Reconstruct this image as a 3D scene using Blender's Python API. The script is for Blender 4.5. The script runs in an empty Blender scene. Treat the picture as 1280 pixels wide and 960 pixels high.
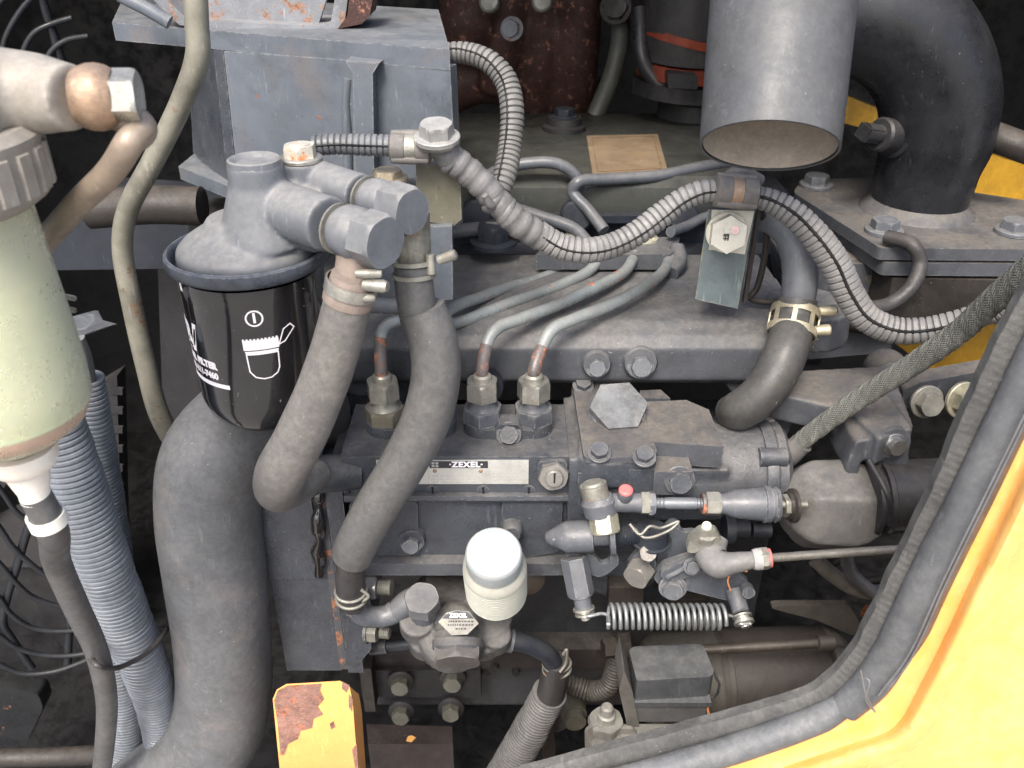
import bpy, bmesh, math, random
from mathutils import Vector, Matrix, noise
random.seed(7)
V = Vector
rad = math.radians
sc = bpy.context.scene
COL = sc.collection

# ------------------------------------------------------------ camera, sky, sun, exposure
CAMZ = 1.5
PITCH = rad(30)
FPX = 1108.0
cam_d = bpy.data.cameras.new('camera'); cam = bpy.data.objects.new('camera', cam_d); COL.objects.link(cam)
cam.location = (0, 0, CAMZ); cam.rotation_euler = (rad(90) - PITCH, 0, 0)
cam_d.sensor_width = 36; cam_d.lens = 36 * FPX / 1280
cam_d.clip_start = 0.01; cam_d.clip_end = 400
cam_d.dof.use_dof = True; cam_d.dof.focus_distance = 0.53; cam_d.dof.aperture_fstop = 18
sc.camera = cam
world = bpy.data.worlds.new('World'); sc.world = world; world.use_nodes = True
wn = world.node_tree.nodes; wl = world.node_tree.links
sky = wn.new('ShaderNodeTexSky'); sky.sky_type = 'NISHITA'; sky.sun_disc = False
SUN_EL, SUN_AZ = 52, 196      # azimuth measured from +Y clockwise: behind the camera, a little to its left
sky.sun_elevation = rad(SUN_EL); sky.sun_rotation = rad(SUN_AZ)
sky.air_density = 1.0; sky.dust_density = 4.5; sky.ozone_density = 1.0; sky.altitude = 0
wl.new(sky.outputs[0], wn['Background'].inputs[0]); wn['Background'].inputs[1].default_value = 0.12
sd = bpy.data.lights.new('sun', 'SUN'); so = bpy.data.objects.new('sun', sd); COL.objects.link(so)
sd.energy = 1.5; sd.angle = rad(20); sd.color = (1, .97, .92)
_el, _az = rad(SUN_EL), rad(SUN_AZ)
sdir = V((math.sin(_az) * math.cos(_el), math.cos(_az) * math.cos(_el), math.sin(_el)))
so.rotation_euler = sdir.to_track_quat('Z', 'Y').to_euler(); so.location = (0, -2, 5)
vs = sc.view_settings
vs.view_transform = 'Standard'; vs.look = 'None'; vs.gamma = 1; vs.exposure = 1.42
try: vs.use_curve_mapping = False
except Exception: pass
sc.cycles.max_bounces = 8; sc.cycles.transmission_bounces = 8; sc.cycles.use_denoising = True

# ------------------------------------------------------------ from the photograph's points to places
cP, sP = math.cos(PITCH), math.sin(PITCH)
def ray(px, py):
    a = (px - 640) / FPX; b = -(py - 480) / FPX
    return V((a, b * sP + cP, b * cP - sP))          # world direction per unit of depth
ORG = V((0, 0, CAMZ))
def D(px, py, d): return ORG + ray(px, py) * d
def PY(px, py, Y):
    r = ray(px, py); return ORG + r * (Y / r.y)
def PZ(px, py, Z):                                    # Z relative to the camera
    r = ray(px, py); return ORG + r * (Z / r.z)
def depth(p):
    q = p - ORG; return q.y * cP - q.z * sP
def zrel(px, py, Y): return PY(px, py, Y).z - CAMZ
def S(n, d): return n * d / FPX                       # n photo points across, at depth d, in metres
FWD = V((0, cP, -sP)); UPC = V((0, sP, cP)); X = V((1, 0, 0)); Yv = V((0, 1, 0)); Z = V((0, 0, 1))
def cam_dir(right, up, away):                         # a world direction given as right / up / away
    return (X * right + UPC * up + FWD * away).normalized()

# ------------------------------------------------------------ materials
MATS = {}
def mat(name, base, rough=.5, metal=0., dust=0., dustcol=(.30, .275, .24), mott=.16, bump=.15, speck=0., rust=0., rustcol=(.20, .075, .03),
        rustscale=60, fine=900, wear=0., wearcol=(.45, .44, .42), coat=0., trans=0., ior=1.45, streak=0, stain=0., staincol=(.3, .2, .1), emis=None, sss=0., side=0.10, weave=0., grime=.6, scuff=.35, dlo=.25):
    if name in MATS: return MATS[name]
    m = bpy.data.materials.new(name); m.use_nodes = True; MATS[name] = m
    nt = m.node_tree; N = nt.nodes; L = nt.links; b = N['Principled BSDF']
    b.inputs['Metallic'].default_value = metal; b.inputs['IOR'].default_value = ior
    if coat: b.inputs['Coat Weight'].default_value = coat; b.inputs['Coat Roughness'].default_value = .08
    if trans: b.inputs['Transmission Weight'].default_value = trans
    if sss: b.inputs['Subsurface Weight'].default_value = sss; b.inputs['Subsurface Scale'].default_value = .01
    geo = N.new('ShaderNodeNewGeometry'); tc = N.new('ShaderNodeTexCoord')
    def nz(scale, detail=4, rough_=.6, off=0.):
        n = N.new('ShaderNodeTexNoise'); n.inputs['Scale'].default_value = scale; n.inputs['Detail'].default_value = detail; n.inputs['Roughness'].default_value = rough_
        if off:
            a = N.new('ShaderNodeVectorMath'); a.operation = 'ADD'; a.inputs[1].default_value = (off, off * 1.7, off * .6); L.new(geo.outputs['Position'], a.inputs[0]); L.new(a.outputs[0], n.inputs['Vector'])
        else: L.new(geo.outputs['Position'], n.inputs['Vector'])
        return n.outputs['Fac']
    def mr(x, a, b_, c=0., d=1., smooth=True):
        n = N.new('ShaderNodeMapRange'); n.interpolation_type = 'SMOOTHSTEP' if smooth else 'LINEAR'
        L.new(x, n.inputs[0])
        for i, v in enumerate((a, b_, c, d)): n.inputs[i + 1].default_value = v
        return n.outputs[0]
    def mul(x, y):
        n = N.new('ShaderNodeMath'); n.operation = 'MULTIPLY'; L.new(x, n.inputs[0])
        if isinstance(y, (int, float)): n.inputs[1].default_value = y
        else: L.new(y, n.inputs[1])
        return n.outputs[0]
    def mix(f, a, c):
        n = N.new('ShaderNodeMix'); n.data_type = 'RGBA'; n.blend_type = 'MIX'
        if isinstance(f, (int, float)): n.inputs[0].default_value = f
        else: L.new(f, n.inputs[0])
        for i, v in ((6, a), (7, c)):
            if isinstance(v, tuple): n.inputs[i].default_value = (*v, 1)
            else: L.new(v, n.inputs[i])
        return n.outputs[2]
    lo = tuple(c * (1 - mott) for c in base); hi = tuple(min(1, c * (1 + mott)) for c in base)
    col = mix(mr(nz(55, 5, .65, .3), .3, .7), lo, hi)
    col = mix(mul(mr(nz(fine, 2, .5, .9), .45, .75), mott * .9), col, tuple(min(1, c * 1.6 + .02) for c in base))
    # grime: broad darker smears, thin long scuffs
    col = mix(mul(mr(nz(17, 9, .72, 6.6), .50, .66), grime), col, tuple(c * .42 + .002 for c in base))
    if scuff:
        sm = N.new('ShaderNodeVectorMath'); sm.operation = 'MULTIPLY'; sm.inputs[1].default_value = (420, 420, 55); L.new(geo.outputs['Position'], sm.inputs[0])
        sn = N.new('ShaderNodeTexNoise'); sn.inputs['Scale'].default_value = 1; sn.inputs['Detail'].default_value = 3; L.new(sm.outputs[0], sn.inputs['Vector'])
        col = mix(mul(mul(mr(sn.outputs['Fac'], .60, .72), mr(nz(30, 4, .7, 8.1), .45, .6)), scuff), col, tuple(min(1, c * 2.6 + .03) for c in base))
    rgh = None
    if stain:
        f = mul(mr(nz(22, 6, .7, 3.1), .52, .66), stain); col = mix(f, col, staincol)
    if rust:
        f = mr(nz(rustscale, 8, .75, 5.3), .66 - .25 * rust, .70 - .22 * rust)
        rc = mix(mr(nz(400, 3), .3, .7), tuple(c * .55 for c in rustcol), tuple(c * 1.5 for c in rustcol))
        col = mix(f, col, rc); rgh = f
    if wear:
        bv = N.new('ShaderNodeBevel'); bv.samples = 3; bv.inputs['Radius'].default_value = .0012
        dp = N.new('ShaderNodeVectorMath'); dp.operation = 'DOT_PRODUCT'; L.new(bv.outputs[0], dp.inputs[0]); L.new(geo.outputs['Normal'], dp.inputs[1])
        e = mr(dp.outputs['Value'], .985, .90, 0, 1); col = mix(mul(mul(e, mr(nz(180, 4, .7), .42, .6)), wear), col, wearcol)
    df = None
    if dust:
        sx = N.new('ShaderNodeSeparateXYZ'); L.new(geo.outputs['Normal'], sx.inputs[0])
        up = mr(sx.outputs[2], -.1, .9, side, 1.)
        df = mul(mul(up, mr(nz(34, 9, .75, 1.7), .32, .66, dlo, 1.)), dust)
        dc = mix(mr(nz(250, 4, .7), .3, .7), tuple(c * .8 for c in dustcol), tuple(min(1, c * 1.2) for c in dustcol))
        col = mix(df, col, dc)
    if speck:
        f = mul(mr(nz(520, 2, .55, 7.7), .70, .745), mr(nz(35, 3, .6, 2.2), .42, .60)); col = mix(mul(f, speck * .8), col, (.5, .48, .44))
        f = mul(mr(nz(300, 4, .7, 11.), .62, .70), mr(nz(24, 3, .6, 9.2), .45, .62)); col = mix(mul(f, speck * .45), col, tuple(c * .45 for c in base))
    L.new(col, b.inputs['Base Color'])
    r1 = mr(nz(42, 8, .75, 4.), .36, .64, max(.05, rough * .62), min(1, rough * 1.4))
    if df is not None:
        n = N.new('ShaderNodeMix'); n.data_type = 'FLOAT'; L.new(df, n.inputs[0]); L.new(r1, n.inputs[2]); n.inputs[3].default_value = .85; r1 = n.outputs[0]
    if rgh is not None:
        n = N.new('ShaderNodeMix'); n.data_type = 'FLOAT'; L.new(rgh, n.inputs[0]); L.new(r1, n.inputs[2]); n.inputs[3].default_value = .9; r1 = n.outputs[0]
        if metal:
            n2 = N.new('ShaderNodeMath'); n2.operation = 'MULTIPLY_ADD'; L.new(rgh, n2.inputs[0]); n2.inputs[1].default_value = -metal; n2.inputs[2].default_value = metal; L.new(n2.outputs[0], b.inputs['Metallic'])
    L.new(r1, b.inputs['Roughness'])
    if bump:
        bp = N.new('ShaderNodeBump'); bp.inputs['Strength'].default_value = bump; bp.inputs['Distance'].default_value = .0006
        L.new(nz(fine * .6, 4, .65, .2), bp.inputs['Height'])
        if weave:
            wv = N.new('ShaderNodeTexWave'); wv.inputs['Scale'].default_value = weave; wv.bands_direction = 'DIAGONAL'; L.new(geo.outputs['Position'], wv.inputs['Vector'])
            b2 = N.new('ShaderNodeBump'); b2.inputs['Strength'].default_value = .3; b2.inputs['Distance'].default_value = .0006; L.new(wv.outputs['Fac'], b2.inputs['Height']); L.new(bp.outputs[0], b2.inputs['Normal'])
            L.new(b2.outputs[0], b.inputs['Normal'])
        else: L.new(bp.outputs[0], b.inputs['Normal'])
    return m
TAN = (.30, .27, .23)
GP = mat('engine_grey_paint', (.080, .089, .104), .34, dust=.30, speck=.6, wear=.5, bump=.25)
GPC = mat('cast_grey_paint', (.046, .053, .065), .32, dust=.34, speck=.6, wear=.35, bump=.7, fine=700)
GPD = mat('dusty_grey_paint', (.066, .072, .083), .42, dust=.78, speck=.9, bump=.5, dustcol=(.19, .18, .165), wear=.3)
GPT = mat('tan_dusty_paint', (.060, .066, .078), .42, dust=.80, speck=.4, bump=.4, dustcol=(.165, .145, .12), wear=.3)
GPL = mat('light_grey_paint', (.098, .113, .135), .34, stain=.28, staincol=(.17, .13, .10), dust=.5, speck=.4, wear=.6, bump=.15, rust=.10, dustcol=(.25, .25, .24), mott=.10)
FHD = mat('filter_head_paint', (.112, .124, .143), .32, dust=.66, speck=.3, bump=.12, wear=.25, dustcol=(.265, .255, .235), mott=.08, grime=.25, dlo=.65)
BLK = mat('black_paint', (.018, .019, .022), .35, dust=.3, bump=.2, dustcol=(.14, .12, .10))
BLKD = mat('dark_dusty_iron', (.015, .015, .017), .5, dust=.4, bump=.6, dustcol=(.07, .06, .055), speck=.2)
BLKB = mat('brown_dusty_iron', (.022, .019, .017), .5, dust=.55, bump=.5, dustcol=(.10, .085, .07), speck=.3)
BLU = mat('dark_blue_iron', (.018, .022, .031), .42, dust=.35, bump=.4, dustcol=(.08, .08, .08), speck=.3)
GLOSS = mat('gloss_black_can', (.008, .008, .010), .10, grime=0, scuff=.15, dust=.05, coat=.8, bump=.03, mott=.4, side=.6, speck=.5)
RUB = mat('hose_rubber', (.030, .033, .038), .31, dlo=.80, dust=.50, bump=.25, dustcol=(.26, .25, .235), side=.55, stain=.15, staincol=(.23, .2, .17), speck=.4)
RUBB = mat('big_hose_rubber', (.052, .058, .067), .32, dlo=.80, dust=.52, bump=.35, dustcol=(.235, .232, .225), side=.55, stain=.25, staincol=(.24, .19, .17), speck=.8, mott=.3)
RUBD = mat('dark_hose_rubber', (.026, .026, .028), .45, dust=.35, bump=.4, dustcol=(.16, .14, .12), side=.4, speck=.3)
SEAL = mat('seal_rubber', (.070, .075, .083), .36, dust=.6, bump=.3, dustcol=(.22, .22, .21), side=.5, speck=.3)
SEALR = mat('seal_lip_rubber', (.04, .041, .043), .7, dust=.7, bump=1., dustcol=(.17, .165, .15), side=.5, fine=500, speck=.5)
CONG = mat('grey_conduit_plastic', (.10, .108, .12), .38, dust=.5, bump=.1, dustcol=(.24, .235, .225), side=.5)
CONW = mat('weathered_conduit_plastic', (.15, .15, .152), .4, dust=.6, bump=.2, dustcol=(.33, .32, .30), side=.5)
CONB = mat('blue_grey_conduit_plastic', (.125, .143, .170), .32, dust=.35, bump=.08, dustcol=(.28, .28, .28), side=.5)
STL = mat('olive_steel_pipe', (.24, .23, .185), .42, .35, dust=.4, bump=.35, rust=.25, dustcol=(.30, .28, .23), side=.5, rustcol=(.14, .07, .035))
PIPE = mat('grey_injection_pipe', (.26, .285, .285), .32, .3, grime=.3, dust=.45, bump=.2, rust=.22, rustcol=(.34, .11, .05), dustcol=(.33, .32, .29), rustscale=85)
PIPER = mat('rusted_pipe_end', (.11, .10, .10), .5, .2, dust=.2, bump=.4, rust=.62, rustcol=(.30, .12, .07), rustscale=130)
ZN = mat('zinc_steel', (.42, .41, .37), .35, .75, dust=.4, bump=.25, rust=.08, dustcol=(.40, .38, .33), mott=.3)
ZNO = mat('dull_zinc', (.28, .275, .24), .45, .5, dust=.5, bump=.35, rust=.18, dustcol=(.34, .32, .27), mott=.3)
CAD = mat('yellow_passivated_zinc', (.46, .41, .29), .38, .6, dust=.4, bump=.25, rust=.12, dustcol=(.46, .42, .32), mott=.3)
BR = mat('dull_brass', (.34, .235, .16), .42, .6, dust=.45, bump=.3, dustcol=(.36, .29, .23), mott=.35)
CHR = mat('bright_steel', (.42, .42, .41), .32, .9, dust=.15, bump=.1)
RUST = mat('rust_brown_casting', (.055, .024, .018), .65, 0, bump=1.2, rust=.38, rustcol=(.26, .12, .085), rustscale=110, dust=.12)
RUSTG = mat('rusty_grey_frame', (.19, .20, .215), .5, 0, bump=.5, rust=.48, rustcol=(.26, .135, .08), rustscale=45, dust=.3)
TAPE = mat('grey_cloth_tape', (.12, .12, .122), .45, dust=.5, bump=.5, dustcol=(.25, .24, .225), side=.5)
CLIP = mat('rubber_coated_clip', (.11, .105, .10), .6, dust=.55, bump=.4, dustcol=(.25, .22, .19), side=.5)
WHP = mat('white_plunger_plastic', (.30, .33, .335), .40, grime=.12, scuff=.1, dust=.25, bump=.15, sss=.3, dustcol=(.5, .47, .42), mott=.06)
WHD = mat('white_drain_plastic', (.78, .74, .66), .45, grime=.1, bump=.1, sss=.2, mott=.06)
GRYP = mat('weathered_grey_plastic', (.28, .29, .30), .5, dust=.6, bump=.15, dustcol=(.42, .39, .35), side=.5)
SEPH = mat('separator_head_casting', (.25, .235, .21), .45, .1, dust=.6, bump=.3, dustcol=(.38, .34, .29), side=.5)
YEL = mat('yellow_body_paint', (.88, .42, .09), .30, grime=.0, scuff=.25, speck=.25, dust=.35, bump=.05, mott=.05, dustcol=(.85, .72, .5), side=.6, stain=.25, staincol=(.9, .62, .16))
YELD = mat('yellow_chassis_paint', (.50, .27, .015), .45, dust=.1, bump=.1, mott=.15)
ORG_ = mat('flaking_orange_paint', (1., .44, .13), .45, grime=.05, bump=.3, mott=.08, rust=.0, dust=.1, dustcol=(.9, .6, .3))
FLK = mat('rusty_bare_patch', (.24, .13, .10), .75, grime=.8, bump=1.2, mott=.5, rust=.5, rustcol=(.3, .12, .07), rustscale=150)
LABT = mat('tan_faded_label', (.22, .155, .095), .5, grime=.4, dust=.3, bump=.15, mott=.2, dustcol=(.26, .21, .15), stain=.3, staincol=(.24, .14, .06))
ALU = mat('aluminium_plate', (.58, .58, .54), .34, .45, grime=.3, dust=.35, bump=.1, mott=.1, dustcol=(.55, .52, .46), stain=.25, staincol=(.42, .38, .30))
INK = mat('black_ink', (.03, .03, .035), .5, mott=.1, bump=0)
INKG = mat('faded_grey_ink', (.40, .40, .37), .6, mott=.1, bump=0)
WINK = mat('white_print', (.85, .82, .84), .5, grime=0, scuff=0, mott=.03, bump=0)
GOLD = mat('tan_print', (.44, .33, .16), .5, mott=.1, bump=0)
PNK = mat('red_paint_mark', (.62, .16, .15), .5, mott=.2, bump=.1)
WMK = mat('white_paint_mark', (.56, .55, .47), .6, mott=.1, bump=.3, stain=.3, staincol=(.6, .5, .4))
ORC = mat('orange_silicone', (.17, .028, .010), .5, bump=.2, mott=.3)
COP = mat('orange_wire', (.75, .28, .10), .4, bump=0)
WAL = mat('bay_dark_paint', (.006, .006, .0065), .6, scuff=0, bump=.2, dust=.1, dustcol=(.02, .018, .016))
GRD = mat('pale_gravel_ground', (.30, .285, .265), .9, bump=.3, mott=.3)
SPR = mat('spring_steel', (.33, .35, .36), .36, .6, dust=.35, bump=.25, rust=.05, dustcol=(.42, .41, .37))
BOWL = mat('amber_clear_bowl', (.86, .86, .70), .30, grime=0, scuff=.1, trans=.66, ior=1.15, dust=.0, bump=.0, mott=.02, dustcol=(.62, .56, .42), side=.9)
FUEL = mat('green_diesel_fuel', (.60, .70, .45), .5, grime=0, scuff=0, bump=0, mott=.0, sss=.2)
FUELR = mat('reddish_fuel_sediment', (.58, .20, .13), .4, grime=.1, scuff=0, bump=0, mott=.2)
TUBEI = mat('dusty_tube_inside', (.36, .31, .26), .85, dust=.6, bump=.5, dustcol=(.42, .37, .31), side=.8)
MUF = mat('grey_tailpipe_paint', (.055, .060, .068), .36, dlo=.6, dust=.45, bump=.2, dustcol=(.12, .117, .11), side=.6, speck=.5, mott=.15)
ELB = mat('satin_black_intake_paint', (.012, .013, .016), .30, dust=.3, bump=.15, dustcol=(.06, .055, .05), speck=.3)
SLIT = mat('black_gap', (.006, .006, .006), .8, bump=0, mott=.1)
HEX = mat('dusty_grey_hex', (.11, .12, .135), .40, .15, dust=.6, bump=.4, wear=.7, dustcol=(.26, .25, .23), speck=.3)

# ------------------------------------------------------------ objects
def link(o, parent=None):
    COL.objects.link(o)
    if parent is not None: o.parent = parent
def wloc(o):
    p = V(o.location)
    while o.parent: o = o.parent; p = p + V(o.location)
    return p
def obj(name, bm, m, parent=None, smooth=35, bev=0, seg=2, recalc=True):
    """one mesh object; its origin at the middle of its own vertices"""
    if bev:
        es = [e for e in bm.edges if len(e.link_faces) == 2 and e.calc_face_angle(0) > rad(28)]
        if es:
            try: bmesh.ops.bevel(bm, geom=es, offset=bev, offset_type='OFFSET', segments=seg, profile=.6, affect='EDGES', clamp_overlap=True)
            except Exception: pass
    if recalc: bmesh.ops.recalc_face_normals(bm, faces=bm.faces)
    me = bpy.data.meshes.new(name)
    vsn = [v.co for v in bm.verts]
    lo = V((min(v[i] for v in vsn) for i in range(3))); hi = V((max(v[i] for v in vsn) for i in range(3)))
    c = (lo + hi) / 2
    for v in bm.verts: v.co -= c
    bm.to_mesh(me); bm.free()
    for p in me.polygons: p.use_smooth = True
    if smooth < 180: me.set_sharp_from_angle(angle=rad(smooth))
    me.materials.append(m)
    o = bpy.data.objects.new(name, me); link(o, parent)
    o.location = c - (wloc(parent) if parent else V((0, 0, 0)))
    return o
def tag(o, label, cat, group=None, kind=None):
    if label: o['label'] = label
    if cat: o['category'] = cat
    if group: o['group'] = group
    if kind: o['kind'] = kind
    return o
def thing(name, label, cat, loc, group=None):
    o = bpy.data.objects.new(name, None); o.empty_display_size = .02; link(o); o.location = loc
    return tag(o, label, cat, group)
def struct(name, bm, m, **k):
    o = obj(name, bm, m, **k); o['kind'] = 'structure'; return o

# ------------------------------------------------------------ shapes (world coordinates)
def BM(): return bmesh.new()
def basis(axis):
    a = V(axis).normalized(); t = V((0, 0, 1)) if abs(a.z) < .9 else V((1, 0, 0))
    u = a.cross(t).normalized(); w = a.cross(u).normalized(); return a, u, w
def prism(bm, pts, vec, taper=1.):
    vec = V(vec); c = sum((V(p) for p in pts), V((0, 0, 0))) / len(pts)
    a = [bm.verts.new(p) for p in pts]; b = [bm.verts.new(c + (V(p) - c) * taper + vec) for p in pts]
    n = len(pts)
    bm.faces.new(a); bm.faces.new(b[::-1])
    for i in range(n): bm.faces.new((a[i], b[i], b[(i + 1) % n], a[(i + 1) % n]))
    return bm
def yslab(bm, pts, Y, th, taper=1.): return prism(bm, [PY(x, y, Y) for x, y in pts], (0, th, 0), taper)
def zslab(bm, pts, Zr, th, taper=1.): return prism(bm, [PZ(x, y, Zr) for x, y in pts], (0, 0, -th), taper)
def dslab(bm, pts, th, vec=None):      # pts with their own depth, pushed away from the camera
    return prism(bm, [D(*p) for p in pts], V(vec) * th if vec is not None else FWD * th)
def box3(bm, lo, hi):
    pts = [V((lo[0], lo[1], lo[2])), V((hi[0], lo[1], lo[2])), V((hi[0], lo[1], hi[2])), V((lo[0], lo[1], hi[2]))]
    return prism(bm, pts, (0, hi[1] - lo[1], 0))
def boxpx(bm, x0, x1, y0, y1, Y, dep):  # x at the top edge; a true box along the world axes
    a = PY(x0, y0, Y); b = PY(x1, y0, Y); c = PY((x0 + x1) / 2, y1, Y)
    return box3(bm, (a.x, Y, c.z), (b.x, Y + dep, a.z))
def lathe(bm, p0, axis, prof, seg=32, cap0=True, cap1=True, hexn=0, rot=0.):
    """prof: (height, radius) or (height, radius, sides); radii in metres"""
    a, u, w = basis(axis); p0 = V(p0); rings = []
    n = hexn or seg
    for pr in prof:
        h, r = pr[0], pr[1]; ring = []
        for i in range(n):
            t = 2 * math.pi * i / n + rot
            ring.append(bm.verts.new(p0 + a * h + (u * math.cos(t) + w * math.sin(t)) * r))
        rings.append(ring)
    for k in range(len(rings) - 1):
        for i in range(n): bm.faces.new((rings[k][i], rings[k][(i + 1) % n], rings[k + 1][(i + 1) % n], rings[k + 1][i]))
    if cap0: bm.faces.new(rings[0][::-1])
    if cap1: bm.faces.new(rings[-1])
    return bm
def hexa(bm, p0, axis, r, h, rot=0., h0=0.):
    """hexagon head with a chamfered crown"""
    a, u, w = basis(axis); p0 = V(p0) + a * h0; n = 36
    def hr(t):                       # hexagon radius at an angle
        k = (t % (math.pi / 3)) - math.pi / 6; return r * .866 / math.cos(k)
    rings = []
    for z, lim in ((0, 2), (h - .22 * r, 2), (h - .08 * r, .975), (h, .90)):
        ring = []
        for i in range(n):
            t = 2 * math.pi * i / n
            rr = min(hr(t), r * lim); ring.append(bm.verts.new(p0 + a * z + (u * math.cos(t + rot) + w * math.sin(t + rot)) * rr))
        rings.append(ring)
    for k in range(3):
        for i in range(n): bm.faces.new((rings[k][i], rings[k][(i + 1) % n], rings[k + 1][(i + 1) % n], rings[k + 1][i]))
    bm.faces.new(rings[0][::-1]); bm.faces.new(rings[-1])
    return bm
def smoothpath(pts, step=None, n=10):
    P = [V(p) for p in pts]
    if len(P) == 2:
        k = n; return [P[0].lerp(P[1], i / k) for i in range(k + 1)], [i / k for i in range(k + 1)]
    Q = [P[0] * 2 - P[1]] + P + [P[-1] * 2 - P[-2]]; out = []; par = []
    for i in range(1, len(Q) - 2):
        p0, p1, p2, p3 = Q[i - 1], Q[i], Q[i + 1], Q[i + 2]
        # centripetal Catmull-Rom
        t0 = 0; t1 = t0 + max(1e-6, (p1 - p0).length) ** .5; t2 = t1 + max(1e-6, (p2 - p1).length) ** .5; t3 = t2 + max(1e-6, (p3 - p2).length) ** .5
        for k in range(n):
            t = t1 + (t2 - t1) * k / n
            A1 = p0 * ((t1 - t) / (t1 - t0)) + p1 * ((t - t0) / (t1 - t0)); A2 = p1 * ((t2 - t) / (t2 - t1)) + p2 * ((t - t1) / (t2 - t1)); A3 = p2 * ((t3 - t) / (t3 - t2)) + p3 * ((t - t2) / (t3 - t2))
            B1 = A1 * ((t2 - t) / (t2 - t0)) + A2 * ((t - t0) / (t2 - t0)); B2 = A2 * ((t3 - t) / (t3 - t1)) + A3 * ((t - t1) / (t3 - t1))
            out.append(B1 * ((t2 - t) / (t2 - t1)) + B2 * ((t - t1) / (t2 - t1))); par.append((i - 1 + k / n) / (len(P) - 1))
    out.append(P[-1]); par.append(1.)
    return out, par
def resample(path, par, step):
    L = [0]
    for i in range(1, len(path)): L.append(L[-1] + (path[i] - path[i - 1]).length)
    n = max(2, int(round(L[-1] / step))); o = []; q = []; j = 0
    for k in range(n + 1):
        s = L[-1] * k / n
        while j < len(L) - 2 and L[j + 1] < s: j += 1
        f = (s - L[j]) / max(1e-9, L[j + 1] - L[j]); f = min(1, max(0, f))
        o.append(path[j].lerp(path[j + 1], f)); q.append(par[j] + (par[j + 1] - par[j]) * f)
    return o, q
def sweep(bm, path, radf, seg=16, cap=True, open_end=0.):
    """radf(i, path fraction) -> radius; path already smooth"""
    n = len(path); T = []
    for i in range(n): T.append((path[min(n - 1, i + 1)] - path[max(0, i - 1)]).normalized())
    a, u, w = basis(T[0]); rings = []
    for i in range(n):
        if i: q = T[i - 1].rotation_difference(T[i]); u = q @ u
        u = (u - T[i] * u.dot(T[i])).normalized(); w = T[i].cross(u); r = radf(i)
        rings.append([bm.verts.new(path[i] + (u * math.cos(2 * math.pi * k / seg) + w * math.sin(2 * math.pi * k / seg)) * r) for k in range(seg)])
    for i in range(n - 1):
        for k in range(seg): bm.faces.new((rings[i][k], rings[i][(k + 1) % seg], rings[i + 1][(k + 1) % seg], rings[i + 1][k]))
    if cap: bm.faces.new(rings[0][::-1]); bm.faces.new(rings[-1])
    return bm
def tube(bm, pts, r, seg=16, n=10, cap=True):
    """pts: Vectors or (px, py, depth); r in metres: a number or one per point"""
    P = [p if isinstance(p, Vector) else D(*p) for p in pts]
    path, par = smoothpath(P, n=n)
    if isinstance(r, (int, float)): f = lambda i: r
    else:
        R = list(r)
        def f(i):
            s = par[i] * (len(R) - 1); k = min(len(R) - 2, int(s)); t = s - k; t = t * t * (3 - 2 * t); return R[k] * (1 - t) + R[k + 1] * t
    return sweep(bm, path, f, seg, cap)
def corrug(bm, pts, r, pitch=.003, depth_=.13, seg=18, waves=4, lo_frac=.5, n=12):
    P = [p if isinstance(p, Vector) else D(*p) for p in pts]
    path, par = smoothpath(P, n=n); path, par = resample(path, par, pitch / waves)
    R = [r] * len(P) if isinstance(r, (int, float)) else list(r)
    def f(i):
        s = par[i] * (len(R) - 1); k = min(len(R) - 2, int(s)); t = s - k; b = R[k] * (1 - t) + R[k + 1] * t
        ph = i % waves
        hi = ph < waves * (1 - lo_frac) + .01; b *= 1 + .035 * noise.noise(path[i] * 70) + .02 * noise.noise(path[i] * 400)
        return b if hi else b * (1 - depth_ * (1 + .3 * noise.noise(path[i] * 110)))
    return sweep(bm, path, f, seg), path
def cast(name, bm, m, parent=None, voxel=.0015, smooth=6, fac=.5, **k):
    """overlapping shapes fused into one casting with soft fillets"""
    bmesh.ops.recalc_face_normals(bm, faces=bm.faces)
    me = bpy.data.meshes.new('raw'); bm.to_mesh(me); bm.free(); o = bpy.data.objects.new('raw', me); COL.objects.link(o)
    md = o.modifiers.new('r', 'REMESH'); md.mode = 'VOXEL'; md.voxel_size = voxel; md.adaptivity = 0
    sm = o.modifiers.new('s', 'SMOOTH'); sm.factor = fac; sm.iterations = smooth
    bpy.context.view_layer.update()
    ev = o.evaluated_get(bpy.context.evaluated_depsgraph_get()); m2 = bpy.data.meshes.new_from_object(ev)
    bpy.data.objects.remove(o); b2 = bmesh.new(); b2.from_mesh(m2); bpy.data.meshes.remove(m2)
    return obj(name, b2, m, parent, smooth=180, recalc=False, **k)
BOLTS = {}
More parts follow.
